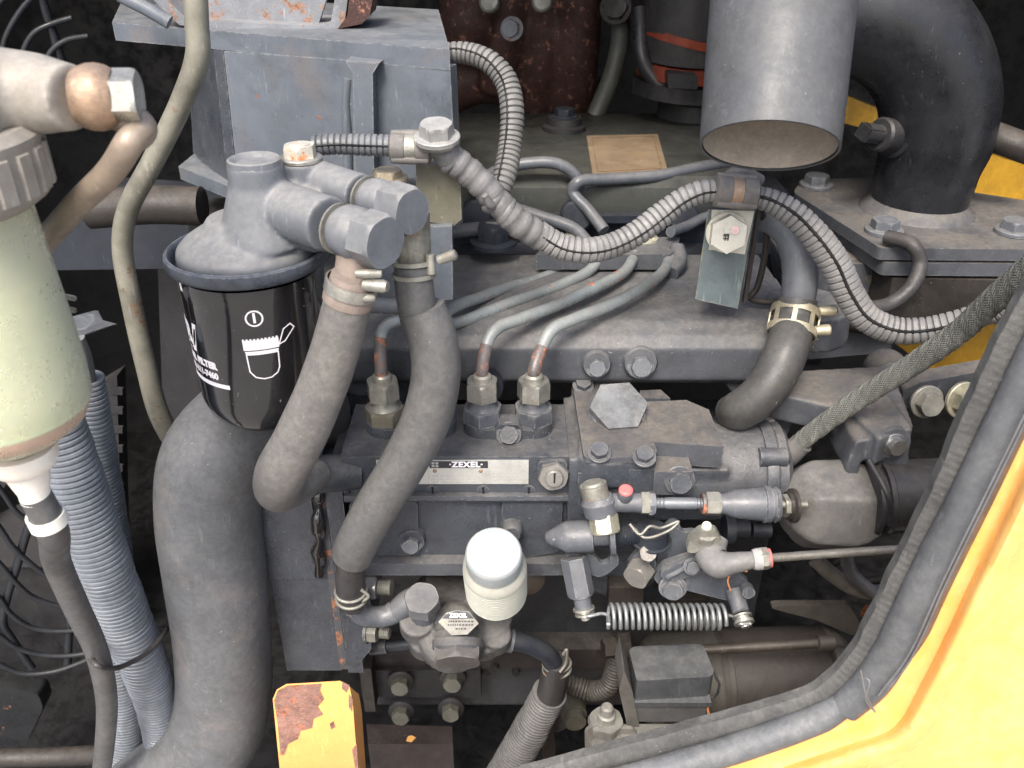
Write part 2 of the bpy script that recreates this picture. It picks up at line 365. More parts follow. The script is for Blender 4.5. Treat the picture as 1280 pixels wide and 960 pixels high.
def bolt(p, axis, r, parent, m=None, h=.75, washer=True, name='bolt', rot=None, socket=0, stud=0):
    """a flanged hexagon bolt; alike bolts share one mesh. r: hexagon radius in metres"""
    m = m or HEX; key = (m.name, h, washer, name, socket, stud)
    if key not in BOLTS:
        bm = BM(); z = 0
        if washer: lathe(bm, (0, 0, -.1), (0, 0, 1), [(0, 1.32), (.22, 1.32), (.27, 1.24)], 28); z = .15
        hexa(bm, (0, 0, z - .02), (0, 0, 1), 1, h)
        if socket: lathe(bm, (0, 0, z + h - .05), (0, 0, 1), [(0, .62), (.07, .62), (.09, .56)], 24)
        if stud: lathe(bm, (0, 0, z + h - .1), (0, 0, 1), [(0, .5), (stud, .5), (stud + .08, .42)], 20)
        me = bpy.data.meshes.new(name); bmesh.ops.recalc_face_normals(bm, faces=bm.faces); bm.to_mesh(me); bm.free()
        for q in me.polygons: q.use_smooth = True
        me.set_sharp_from_angle(angle=rad(30)); me.materials.append(m); BOLTS[key] = me
    o = bpy.data.objects.new(name, BOLTS[key]); link(o, parent)
    o.rotation_mode = 'QUATERNION'; q = V(axis).normalized().to_track_quat('Z', 'Y')
    o.rotation_quaternion = q @ Matrix.Rotation(random.uniform(0, 1) if rot is None else rot, 3, 'Z').to_quaternion()
    o.scale = (r, r, r); o.location = V(p) - (wloc(parent) if parent else V((0, 0, 0)))
    return o
FONT = {}
def glyphs(text, size, spacing=1., bold=0., align='CENTER'):
    cu = bpy.data.curves.new('t', 'FONT'); cu.body = text; cu.size = size; cu.align_x = align; cu.align_y = 'CENTER'; cu.space_character = spacing; cu.offset = bold; cu.resolution_u = 3
    o = bpy.data.objects.new('t', cu); COL.objects.link(o); bpy.context.view_layer.update()
    me = bpy.data.meshes.new_from_object(o.evaluated_get(bpy.context.evaluated_depsgraph_get()))
    bpy.data.objects.remove(o); vs_ = [v.co.copy() for v in me.vertices]; fs = [tuple(p.vertices) for p in me.polygons]; bpy.data.meshes.remove(me)
    return vs_, fs
def flat_print(bm, text, size, fn, **k):
    """fn(u, v) -> world point"""
    vv, ff = glyphs(text, size, **k); nv = [bm.verts.new(fn(p.x, p.y)) for p in vv]
    for f in ff:
        try: bm.faces.new([nv[i] for i in f])
        except ValueError: pass
def quad_print(bm, pts, fn, sub=6):
    """a strip polygon given as (u,v) quads mapped by fn, divided so that it follows a curve"""
    (a, b, c, d) = [V((q[0], q[1], 0)) for q in pts]
    g = [[bm.verts.new(fn(*((V(a).lerp(V(b), i / sub)).lerp(V(d).lerp(V(c), i / sub), j / 2))[:2])) for j in range(3)] for i in range(sub + 1)]
    for i in range(sub):
        for j in range(2): bm.faces.new((g[i][j], g[i + 1][j], g[i + 1][j + 1], g[i][j + 1]))
def rnd_poly(pts, r=.3, n=4):
    """round the corners of a 2-D outline by the length r (points)"""
    out = []; N_ = len(pts)
    for i in range(N_):
        p = V(pts[i]).to_2d(); a = V(pts[i - 1]).to_2d() - p; b = V(pts[(i + 1) % N_]).to_2d() - p
        ra = min(r, a.length * .45); rb = min(r, b.length * .45); A = p + a.normalized() * ra; B = p + b.normalized() * rb
        for k in range(n + 1):
            t = k / n; q = A * (1 - t) ** 2 + p * 2 * t * (1 - t) + B * t * t; out.append((q.x, q.y))
    return out
def single(name, bm, m, label, cat, group=None, **k): return tag(obj(name, bm, m, **k), label, cat, group)
def clampband(parent, c, axis, r, w, m=CHR, name='clamp_band', th=.0008):
    bm = BM(); lathe(bm, V(c) - V(axis).normalized() * w / 2, axis, [(0, r), (0, r + th), (w, r + th), (w, r)], 36, False, False); return obj(name, bm, m, parent)
def yt(name, pts, m, parent=None, seg=18, n=10, cap=True, **k):
    """tube through (px, py, Y, radius in photo points)"""
    P = [PY(p[0], p[1], p[2]) for p in pts]; bm = BM(); tube(bm, P, [S(p[3], depth(q)) for p, q in zip(pts, P)], seg, n, cap)
    return obj(name, bm, m, parent, smooth=60, **k)
def yp(pts): return [PY(p[0], p[1], p[2]) for p in pts], [S(p[3], depth(PY(p[0], p[1], p[2]))) for p in pts]
def xprism(bm, prof, x0, x1): return prism(bm, [V((x0, y, CAMZ + z)) for y, z in prof], (x1 - x0, 0, 0))

# ============================================================ the setting
bm = BM(); n = 24
vs_ = [[bm.verts.new(((i / n - .5) * 300, -150 + j / n * 300, noise.noise(V((i * .7, j * .7, 0))) * .03)) for i in range(n + 1)] for j in range(n + 1)]
for j in range(n):
    for i in range(n): bm.faces.new((vs_[j][i], vs_[j][i + 1], vs_[j + 1][i + 1], vs_[j + 1][i]))
struct('ground', bm, GRD, recalc=False)
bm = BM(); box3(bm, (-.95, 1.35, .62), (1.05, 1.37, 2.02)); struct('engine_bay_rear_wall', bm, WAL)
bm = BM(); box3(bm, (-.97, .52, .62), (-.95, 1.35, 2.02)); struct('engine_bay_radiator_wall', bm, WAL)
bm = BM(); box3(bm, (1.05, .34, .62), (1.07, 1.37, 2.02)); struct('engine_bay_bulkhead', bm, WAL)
bm = BM(); box3(bm, (-.97, .66, 1.545), (1.07, 1.37, 1.56)); struct('unseen_shade_roof', bm, WAL)  # unseen panel added low overhead to keep top light off the rear
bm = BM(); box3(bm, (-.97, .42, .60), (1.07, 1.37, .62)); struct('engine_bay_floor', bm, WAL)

# ---- yellow chassis plates seen behind the engine
bm = BM(); yslab(bm, [(1040, 112), (1108, 140), (1108, 168), (1040, 150)], .98, .012)
single('chassis_plate', bm, YELD, 'small yellow chassis plate seen between the grey tailpipe and the black intake elbow', 'plate', bev=.001)
bm = BM(); yslab(bm, [(1222, 188), (1300, 212), (1300, 285), (1205, 252)], .90, .012)
single('chassis_plate', bm, YELD, 'yellow chassis plate at the right edge behind the black intake elbow', 'plate', bev=.001)
bm = BM(); yslab(bm, [(1120, 430), (1200, 412), (1262, 388), (1300, 360), (1300, 500), (1190, 478), (1165, 470), (1150, 452)], .68, .012)
single('chassis_plate', bm, YELD, 'yellow chassis plate with a dark cut-out behind the braided hose', 'plate', bev=.001)

# ---- radiator fan guard at the left
WIR = mat('grey_guard_wire', (.018, .020, .024), .4, dust=.3, bump=.1, dustcol=(.045, .045, .045))
def guard(lab, rings, spokes, Y):
    t = thing('fan_guard', lab, 'fan guard', PY(30, 740 if Y < .65 else 60, Y))
    for nm, L_, r in (('guard_ring', rings, .0024), ('spoke', spokes, .0038)):
        for pts in L_:
            bm = BM(); tube(bm, [PY(x, y, Y + (.004 if nm == 'spoke' else 0) + (x - 40) * .0002) for x, y in pts], r, 10); obj(nm, bm, WIR, t, smooth=70)
guard('dark wire fan guard of curved rings at the lower left behind the corrugated conduits',
      [[(-60, 560), (-20, 590), (0, 611), (22, 641), (50, 660)], [(-60, 590), (0, 660), (15, 682), (34, 701), (60, 720), (100, 735)], [(-60, 640), (0, 705), (19, 727), (41, 746), (82, 759), (130, 757)], [(-60, 690), (0, 748), (15, 769), (45, 786), (101, 787), (150, 770)],
       [(-60, 755), (0, 795), (22, 810), (56, 819), (105, 817), (160, 795)], [(-60, 800), (0, 831), (30, 842), (64, 840), (94, 831), (160, 800)]],
      [[(60, 590), (34, 664), (22, 705), (8, 750), (4, 780), (15, 799), (40, 835)], [(-10, 700), (-30, 820)], [(110, 700), (90, 760), (84, 835)]], .60)
guard('faint wire fan guard rings in the dark at the upper left corner',
      [[(70, -25), (37, 0), (17, 27), (5, 54), (2, 90), (8, 150)], [(90, 22), (64, 30), (44, 40), (32, 57), (27, 80), (32, 150)], [(20, -20), (-5, 10), (-20, 50)], [(110, 45), (84, 50), (66, 62), (54, 85), (52, 130)]],
      [[(45, -30), (55, 7), (67, 44), (74, 67), (90, 130)]], .76)
# fan blades behind
t = thing('cooling_fan', 'dark cooling fan blades behind the wire guard at the left', 'fan', PY(-60, 760, .80))
for k, a in enumerate((-70, -30, 10, 50, 90)):
    bm = BM(); c = PY(-60, 700, .80); a = rad(a); u = V((math.cos(a) * .6, .1, math.sin(a))); w = V((-math.sin(a) * .6, .25, math.cos(a)))
    prism(bm, [c + u * .05 - w * .02, c + u * .28 - w * .07, c + u * .30 + w * .05, c + u * .05 + w * .03], (.004, .004, 0)); obj('fan_blade', bm, BLKD, t, bev=.001)
# shroud edge, radiator frame
bm = BM(); yslab(bm, rnd_poly([(60, 268), (262, 280), (262, 335), (60, 338)], 6), .66, .10)
single('shroud_box', bm, BLU, 'dark blue box edge behind the olive steel pipe', 'box', bev=.003)
bm = BM(); tube(bm, [PY(112, 262, .60), PY(190, 256, .60), PY(252, 258, .60)], [.0135] * 3, 24); lathe(bm, PY(246, 258, .60), X, [(0, .0138), (.004, .0138)], 24)
single('coolant_pipe', bm, BLKB, 'short dusty brown pipe running sideways below the mounting bracket', 'pipe', smooth=50)
bm = BM(); yslab(bm, [(236, 280), (262, 280), (262, 700), (236, 700)], .62, .06); yslab(bm, [(196, 300), (236, 296), (240, 620), (205, 560)], .70, .05)
single('bay_partition', bm, BLK, 'tall black panel standing behind the oil filter and big hose', 'panel', bev=.002)
t = thing('ribbed_belt', 'dark ribbed drive belt edge in the shadow left of the big hose', 'belt', PY(150, 600, .64))
bm = BM(); yslab(bm, [(112, 490), (146, 470), (152, 690), (118, 700)], .66, .02); obj('belt_band', bm, BLKD, t, bev=.001)
for k in range(9):
    bm = BM(); y = 485 + k * 24; yslab(bm, [(138, y), (153, y + 1), (153, y + 9), (138, y + 8)], .658, .003); obj('belt_tooth', bm, BLKD, t, bev=.0008)
bm = BM(); tube(bm, [PY(-30, 948, .52), PY(90, 945, .52), PY(215, 938, .50)], [.0085] * 3, 16)
single('floor_rail', bm, BLKB, 'dark grimy rail along the bottom left of the bay', 'rail', smooth=60)
bm = BM(); yslab(bm, rnd_poly([(-20, 850), (48, 868), (54, 885), (30, 935), (-20, 940)], 5), .60, .02)
single('frame_block', bm, mat('rust_speckled_black', (.012, .013, .015), .35, bump=.4, rust=.2, rustcol=(.2, .09, .04), dust=.3, dustcol=(.06, .06, .055)), 'black block with orange rust specks in the bottom left corner', 'block', bev=.002)

# ---- mounting bracket at the top
t = thing('mounting_bracket', 'light grey welded steel bracket above the oil filter with a flat top plate', 'bracket', PY(400, 120, .58))
ZP = -.088
bm = BM(); zslab(bm, [(140, 28), (562, 62), (548, 12), (158, -12)], ZP, .0115); obj('top_plate', bm, GPL, t, bev=.0012)
a, b, c, d_ = PY(280, 64, .602), PY(563, 84, .536), PY(572, 284, .536), PY(298, 232, .602)
bm = BM(); prism(bm, [a, b, c, d_], (.003, .010, 0)); obj('web_plate', bm, GPL, t, bev=.0012)
bm = BM(); prism(bm, [PY(279, 62, .6025), PY(246, 62, .66), PY(252, 190, .66), PY(297, 232, .6025)], (-.006, -.001, 0)); obj('side_flange', bm, GPC, t, bev=.001)  # darker paint stands in for the shade on this left-facing side
bm = BM(); zslab(bm, [(223, 208), (300, 238), (420, 262), (420, 215), (250, 186)], -.185, .0095); obj('foot_plate', bm, GPL, t, bev=.0012)
bm = BM(); prism(bm, [PY(432, 76, .549), PY(474, 79, .543), PY(466, 92, .545), PY(468, 246, .545), PY(444, 246, .549), PY(441, 92, .549)], (.002, .024, 0)); obj('rib', bm, GPL, t, bev=.0012)
bm = BM(); tube(bm, [PY(436, 98, .566), PY(433, 130, .566), PY(435, 180, .566), PY(436, 240, .566)], [.0032, .0028, .0034, .003], 10); obj('weld_bead', bm, GPL, t, smooth=80)
t = thing('rusty_frame', 'rusty steel frame resting on the flat top plate of the grey bracket', 'frame', PY(350, 10, .60))
bm = BM(); prism(bm, [PY(*p, .615) for p in [(196, -12), (232, 22), (262, 27), (404, 33), (414, 26), (420, -12), (436, -12), (430, 32), (414, 42), (250, 36), (224, 31), (180, -12)]], (0, .05, 0)); obj('channel', bm, RUSTG, t, bev=.001)
bm = BM(); prism(bm, [PY(*p, .63) for p in [(250, -20), (414, -20), (398, 30), (262, 26)]], (0, .006, 0)); obj('inner_panel', bm, RUSTG, t)
bm = BM(); yslab(bm, [(438, -14), (468, -14), (462, 20), (452, 30), (422, 36), (434, 20)], .612, .03); obj('corner_block', bm, RUST, t, bev=.001)
bm = BM(); tube(bm, [PY(150, -6, .60), PY(185, 12, .60), PY(212, 28, .60)], .0045, 12)
single('cable_end', bm, GPL, 'short grey cable lying on the left end of the bracket top plate', 'cable', smooth=60)

# ---- cylinder head, valve cover, manifolds
t = thing('cylinder_head', 'dark engine cylinder head with ledges behind the long grey manifold', 'cylinder head', V((.1, .72, CAMZ - .26)))
bm = BM(); xprism(bm, [(.73, -.236), (.73, -.245), (.70, -.249), (.70, -.268), (.685, -.272), (.685, -.34), (.95, -.34), (.95, -.236)], -.10, .235); obj('head_block', bm, BLU, t, bev=.0015)
bm = BM(); xprism(bm, [(.655, -.305), (.655, -.36), (.80, -.36), (.80, -.305)], -.18, .26); obj('lower_ledge', bm, BLU, t, bev=.0015)
for px in (595, 720, 850):
    bm = BM(); p = PY(px, 268, .695); lathe(bm, p, (0, -1, .2), [(-.01, .013), (.012, .013), (.014, .011)], 24); obj('port_plug', bm, BLU, t)
t = thing('valve_cover', 'long dark dusty valve cover with a tan label and a domed bolt', 'valve cover', V((.02, .80, CAMZ - .215)))
bm = BM(); xprism(bm, [(.70, -.235), (.703, -.222), (.712, -.215), (.93, -.215), (.94, -.222), (.94, -.236), (.70, -.242)], -.075, .20); lathe(bm, PZ(864, 150, -.22), Z, [(0, .036), (.022, .034), (.03, .026)], 32); obj('cover_shell', bm, mat('olive_black_paint', (.030, .033, .030), .5, dust=.35, bump=.3, dustcol=(.13, .125, .105), speck=.2), t, bev=.003, seg=3)
bm = BM(); xprism(bm, [(.692, -.242), (.692, -.248), (.95, -.248), (.95, -.242)], -.082, .205); obj('cover_lip', bm, BLU, t, bev=.001)
p = PZ(705, 162, -.215); bm = BM(); lathe(bm, p, Z, [(0, .021), (.004, .0205), (.006, .017), (.012, .016)], 32); obj('bolt_boss', bm, BLKD, t)
bolt(p + Z * .012, Z, .0095, t, BLU, name='cover_bolt')
lab = [PZ(733, 170, -.2143), PZ(822, 168, -.2143), PZ(835, 215, -.2143), PZ(741, 220, -.2143)]
bm = BM(); prism(bm, lab, (0, 0, .0004)); lb = obj('label_plate', bm, LABT, t)
bm = BM(); c = sum(lab, V((0, 0, 0))) / 4
for i in range(4):
    a, b = c.lerp(lab[i], .86), c.lerp(lab[(i + 1) % 4], .86); w = (c - a).normalized() * .0009; prism(bm, [a + Z * .0005, b + Z * .0005, b + w + Z * .0005, a + w + Z * .0005], (0, 0, .0002))
obj('label_border', bm, mat('faded_brown_ink', (.16, .09, .05), .6, bump=0, mott=.2), lb)

t = thing('intake_manifold', 'long grey dusty manifold casting above the injection pump', 'manifold', V((0, .58, CAMZ - .28)))
bm = BM(); xprism(bm, [(.66, -.262), (.60, -.2592), (.537, -.2605), (.523, -.265), (.517, -.272), (.518, -.296), (.526, -.303), (.66, -.305)], -.165, .195)
lathe(bm, PY(607, 478, .53), (0, -1, .1), [(-.02, .0125), (.012, .0125)], 28); 
for px in (452, 930): lathe(bm, PY(px, 462, .54), (0, -1, 0), [(-.01, .018), (.012, .015)], 24)
lathe(bm, PZ(1010, 385, -.262), Z, [(-.02, .03), (.004, .028)], 24)
cast('manifold_body', bm, GPD, t, voxel=.0015, smooth=4)
for px, py, r in ((746, 459, 15), (801, 457, 18)):
    p = PY(px, py, .513); bm = BM(); lathe(bm, p + Yv * .01, (0, -1, .15), [(0, S(r + 4, .6)), (.008, S(r + 3, .6)), (.010, S(r + 1, .6))], 28); obj('bolt_boss', bm, GPD, t); bolt(p + V((0, .001, 0)), (0, -1, .25), S(r * .72, .6), t, HEX, h=.9)
bm = BM(); lathe(bm, PY(607, 479, .515), (0, -1, .1), [(0, .0118), (.006, .0118), (.006, .0085), (-.002, .008)], 32); obj('port_ring', bm, BLU, t)
bm = BM(); yslab(bm, rnd_poly([(430, 478), (530, 470), (545, 560), (425, 560)], 8), .535, .03); obj('side_boss', bm, GPD, t, bev=.003)

# ---- rusty turbocharger / exhaust side
t = thing('exhaust_manifold', 'rust brown lumpy exhaust casting in the dark behind the valve cover', 'exhaust manifold', PY(650, 40, 1.0))
bm = BM()
for x0, y0, x1, y1, r in ((585, -40, 590, 60, 36), (640, -40, 622, 110, 24), (682, -40, 672, 135, 22), (722, -60, 712, 140, 28)): tube(bm, [PY(x0, y0, 1.02), PY((x0 + x1) / 2 + 3, (y0 + y1) / 2, 1.0), PY(x1, y1, 1.02)], [S(r, 1.05)] * 3, 20)
tube(bm, [PY(545, 118, 1.06), PY(600, 96, 1.05), PY(690, 112, 1.06), PY(745, 130, 1.06)], .03, 20); cast('ribbed_casting', bm, RUST, t, voxel=.0035, smooth=3)
for px, py in ((612, 5), (677, 4)):
    bm = BM(); lathe(bm, PY(px, py, .955), (0, -1, .3), [(0, .010), (.012, .010), (.014, .008)], 20); obj('stud_nut', bm, ZNO, t)
bolt(PY(640, 36, .955), (-.3, -1, .2), .009, t, RUSTG)
t = thing('oil_line', 'thin grey-green oil pipe rising behind the valve cover beside the rusty casting', 'pipe', PY(770, 60, .95))
bm = BM(); tube(bm, [PY(765, -30, .96), PY(776, 30, .95), PY(768, 85, .94), PY(744, 145, .93)], [.0095] * 4, 14); obj('pipe_body', bm, mat('grey_green_pipe', (.07, .075, .065), .45, dust=.3, bump=.2, dustcol=(.16, .15, .13)), t, smooth=60)
bolt(PY(770, 10, .93), (-.2, -1, .3), .012, t, BLKB, name='union_nut')
t = thing('turbo_hose', 'black rubber turbo hose with orange silicone showing beside the tailpipe', 'hose', PY(850, 60, .88))
bm = BM(); tube(bm, [PY(880, -60, .90), PY(862, 20, .90), PY(853, 75, .90)], [.046, .044, .042], 28); obj('hose_body', bm, RUBD, t, smooth=60)
bm = BM(); tube(bm, [PY(853, 78, .90), PY(850, 96, .90)], [.0435] * 2, 28); obj('orange_ring', bm, ORC, t, smooth=60)
bm = BM(); tube(bm, [PY(851, 100, .90), PY(848, 118, .90)], [.047] * 2, 28); obj('clamp_band', bm, BLK, t, smooth=60)
bm = BM(); tube(bm, [PY(860, 42, .90), PY(857, 52, .90)], [.0445] * 2, 28); obj('orange_ring', bm, mat('dim_orange_silicone', (.22, .04, .015), .6, bump=.3, rust=.3), t, smooth=60)
bm = BM(); tube(bm, [PY(800, 10, .90), PY(806, 80, .88), PY(840, 118, .87), PY(880, 125, .87)], [.008] * 4, 14); obj('clamp_strap', bm, BLK, t, smooth=60)
bm = BM(); yslab(bm, rnd_poly([(835, 92), (872, 94), (872, 112), (835, 110)], 3), .84, .02); obj('clamp_box', bm, BLK, t, bev=.002)

# ---- black intake elbow on its flange
ZF = -.232
t = thing('intake_elbow', 'big satin black intake elbow curving down onto the dusty flange plate', 'pipe elbow', PZ(1145, 250, ZF))
pe = PZ(1145, 262, ZF)
bm = BM(); ac = pe + V((-.086, .012, .058)); P = [ac + V((-.075, .010, .089)), ac + V((-.035, .004, .0885))] + [ac + V((math.cos(rad(a)) * .088, -.012 * math.cos(rad(a)), math.sin(rad(a)) * .088)) for a in (88, 70, 53, 36, 18, 0)] + [pe + V((.001, 0, .030)), pe + V((0, 0, -.002))]
tube(bm, P, [.0435] * 5 + [.043, .0425, .0415, .0375, .0355], 44, n=10); obj('elbow_tube', bm, ELB, t, smooth=60)
bm = BM(); lathe(bm, pe - Z * .001, Z, [(0, .044), (.002, .043), (.006, .0385), (.010, .0355)], 48, False, False); obj('weld_bead', bm, GPT, t, smooth=80)
ax = cam_dir(-1, -.05, -.55); p = D(1130, 172, .668)
bm = BM(); lathe(bm, p, ax, [(0, .0165), (.012, .016), (.013, .014)], 32); obj('fitting_boss', bm, ELB, t)
bm = BM(); lathe(bm, p + ax * .012, ax, [(0, .0125), (.014, .0125), (.016, .011)], 28); lathe(bm, p + ax * .02, ax, [(0, .007), (.024, .007)], 20); obj('fitting_plug', bm, BLK, t)
bm = BM(); lathe(bm, p + ax * .03, ax, [(0, .0075), (.016, .0075)], 4, hexn=4, rot=.5); obj('square_end', bm, BLK, t, bev=.0008)

t = thing('intake_flange', 'dusty flange plate with corner bolts under the black intake elbow', 'flange', PZ(1150, 290, ZF))
bm = BM(); zslab(bm, rnd_poly([(991, 240), (1004, 224), (1100, 222), (1330, 258), (1330, 312), (1100, 310), (1085, 300)], 6), ZF, .009); obj('top_plate', bm, GPT, t, bev=.0014)
bm = BM(); zslab(bm, rnd_poly([(1000, 256), (1015, 238), (1330, 272), (1330, 330), (1104, 328), (1090, 318)], 6), ZF - .0112, .010); obj('lower_plate', bm, GPT, t, bev=.0014)
bm = BM(); zslab(bm, [(1012, 282), (1030, 262), (1330, 300), (1330, 352), (1116, 348)], ZF - .024, .035); obj('manifold_box', bm, BLKB, t, bev=.003)
for px, py in ((1020, 231), (1105, 288), (1268, 289)): bolt(PZ(px, py, ZF + .0015), Z, S(17, .68), t, HEX, h=.7)

# ---- grey tailpipe hanging in front
t = thing('tailpipe', 'wide grey steel tailpipe hanging in front with its open dusty mouth', 'exhaust pipe', D(962, 180, .44))
ax = cam_dir(.119, 1, .09)   # from the mouth up along the pipe
p = D(961, 184, .43); R0 = S(85.5, .43)
bm = BM(); lathe(bm, p, ax, [(0, R0 - .0014), (0, R0), (.02, R0 * 1.02), (.30, R0 * 1.22), (.30, R0 * 1.22 - .0014), (.02, R0 * 1.02 - .0014)], 96, False, False)
bm2 = bm; obj('outer_tube', bm2, MUF, t, smooth=60)
bm = BM(); lathe(bm, p + ax * .001, ax, [(0, R0 - .0016), (.02, R0 * 1.02 - .0017), (.29, R0 * 1.21 - .0017)], 96, False, True); obj('tube_lining', bm, TUBEI, t, smooth=60)
# ============================================================ fuel filter
t = thing('fuel_filter', 'gloss black fuel filter can with white printing hanging under its grey cast head', 'filter', D(311, 320, .47))
fc = D(311, 318, .47); FR = S(90, .47)             # can radius
rimR = S(101, .47)
bm = BM(); lathe(bm, fc + Z * .003, -Z, [(.006, rimR * .90), (-.0010, rimR * .925), (-.0022, rimR * .955), (-.0012, rimR * .99), (.0010, rimR), (.0035, rimR * .995), (.0055, rimR * .97), (.007, FR * 1.015), (.007, FR * .99)], 80, True, False)
obj('rim', bm, mat('scuffed_blue_black_rim', (.022, .030, .048), .28, dust=.3, bump=.5, wear=.6, dustcol=(.30, .31, .33), side=.6, speck=1), t, smooth=40)
def canr(h):
    return FR * (1 - .035 * h / .09)
H = .098; HS = .93
prof = [(.006, FR * .99), (.012, FR)] + [(.012 + k * .004, canr(.012 + k * .004)) for k in range(1, 19)] + [(.088, canr(.088) * .985), (.093, canr(.09) * .95), (.0965, canr(.09) * .90), (.099, canr(.09) * .82), (.1005, canr(.09) * .7), (.101, .01)]
prof = [(a_ * HS, b_) for a_, b_ in prof]; bm = BM(); lathe(bm, fc, -Z, prof, 96, False, True); can = obj('can', bm, GLOSS, t, smooth=50)
def onc(th0, z0):
    def f(u, v):
        h = -(z0 + v); r = canr(h / HS) + .00012; th = th0 + u / FR
        return fc + V((math.sin(th) * r, -math.cos(th) * r, -h))
    return f
# printing: th is measured from straight towards the camera side, positive to the right
def tx(s, th, z, size, **k):
    bm = BM(); flat_print(bm, s, size, onc(rad(th), z), **k); o = obj('printed_text', bm, WINK, can, recalc=False); return o
tx('1', 14, -.020, .0075, bold=.0003)
bm = BM(); f = onc(rad(14), -.020)
for k in range(32):
    a0, a1 = 2 * math.pi * k / 32, 2 * math.pi * (k + 1) / 32
    quad_print(bm, [(math.cos(a0) * .0046, math.sin(a0) * .0046, 0), (math.cos(a1) * .0046, math.sin(a1) * .0046, 0), (math.cos(a1) * .0037, math.sin(a1) * .0037, 0), (math.cos(a0) * .0037, math.sin(a0) * .0037, 0)], f, 1)
obj('printed_ring', bm, WINK, can, recalc=False)
bm = BM(); f = onc(rad(16), -.040)
def line(a, b, w=.0007):
    a, b = V((*a, 0)), V((*b, 0)); n_ = (b - a).normalized().cross(Z) * w / 2; e = (b - a).normalized() * w * .4
    quad_print(bm, [a + n_ - e, b + n_ + e, b - n_ + e, a - n_ - e], f, 5)
quad_print(bm, [(-.0092, .0020, 0), (.0092, .0020, 0), (.0092, .0078, 0), (-.0092, .0078, 0)], f, 8)
for k in range(10): quad_print(bm, [(-.0092 + k * .0019, .0078, 0), (-.0082 + k * .0019, .0078, 0), (-.0082 + k * .0019, .0086, 0), (-.0092 + k * .0019, .0086, 0)], f, 1)
quad_print(bm, [(-.0082, -.0008, 0), (.0082, -.0008, 0), (.0088, .0014, 0), (-.0088, .0014, 0)], f, 8)
pp = [(-.0082, -.0005), (-.0078, -.0105), (-.0052, -.0140), (-.001, -.0152), (.003, -.0148), (.0065, -.0125), (.0078, -.0095), (.0082, -.0005)]
for a, b in zip(pp, pp[1:]): line(a, b)
pp = [(.0092, .0035), (.0125, .0115), (.0165, .0135), (.0185, .0110), (.0125, .0045), (.0092, .0035)]
for a, b in zip(pp, pp[1:]): line(a, b)
obj('printed_icon', bm, WINK, can, recalc=False)
tx('B/', -56, -.037, .022, bold=.0010)
tx('FUEL FILTER', -46.5, -.0495, .0052, bold=.00045, spacing=1.05)
tx('600-311-7460', -46, -.0557, .0050, bold=.00035, spacing=1.0)
bm = BM(); f = onc(rad(-46), -.061); quad_print(bm, [(-.021, -.0013, 0), (.0205, -.0013, 0), (.0205, .0013, 0), (-.021, .0013, 0)], f, 16); obj('printed_bar', bm, WINK, can, recalc=False); bm = BM(); quad_print(bm, [(-.0055, .0500, 0), (-.0025, .0500, 0), (-.0025, .0560, 0), (-.0055, .0560, 0)], f, 2); obj('printed_mark', bm, WINK, can, recalc=False)
# cast head
bm = BM()
lathe(bm, fc + Z * .0015, Z, [(-.004, rimR * .85), (.001, rimR * .86), (.0045, rimR * .84), (.0085, rimR * .75), (.012, rimR * .62), (.015, rimR * .50), (.020, rimR * .42)], 56)
b1 = PZ(318, 203, -.125); lathe(bm, b1, -Z, [(0, .0138), (.010, .0142), (.018, .0168), (.028, .020), (.040, .025)], 32)
A0, A1 = PZ(345, 258, -.148), PZ(424, 284, -.148); A2 = PZ(478, 300, -.148)
axA = (PZ(478, 300, -.148) - PZ(345, 258, -.148)).normalized()
tube(bm, [A0, PZ(412, 281, -.148)], [.0140, .0138], 28); tube(bm, [A0 + V((0, .004, -.010)), PZ(400, 290, -.158)], [.013, .011], 24)
B0, B1 = PZ(372, 220, -.141), PZ(452, 244, -.141); axB = (PZ(530, 270, -.141) - PZ(372, 220, -.141)).normalized()
tube(bm, [B0, B1], [.0118, .0108], 28)
b2 = PZ(376, 200, -.129); lathe(bm, b2, -Z, [(0, .0112), (.02, .0118)], 32)
box3(bm, (A0.x - .008, A0.y - .006, A0.z - .018), (A0.x + .022, B0.y + .004, A0.z + .008))
hd = cast('cast_head', bm, FHD, t, voxel=.0011, smooth=10)
bm = BM(); lathe(bm, b1 + Z * .0002, Z, [(-.002, .0136), (.0016, .0132), (.0022, .0122), (.0016, .0108), (-.001, .0085), (-.0015, .003)], 40, False, True); obj('boss_cup', bm, FHD, hd)
bm = BM(); lathe(bm, b2, Z, [(0, .0112), (.0014, .0112), (.0020, .0105)], 32); obj('washer', bm, ZN, hd)
bolt(b2 + Z * .002, Z, .0086, t, mat('rusty_cream_bolt', (.50, .47, .40), .5, .2, rust=.42, rustcol=(.5, .2, .08), rustscale=160, bump=.3), h=.72, washer=False, socket=1, name='bleed_bolt')
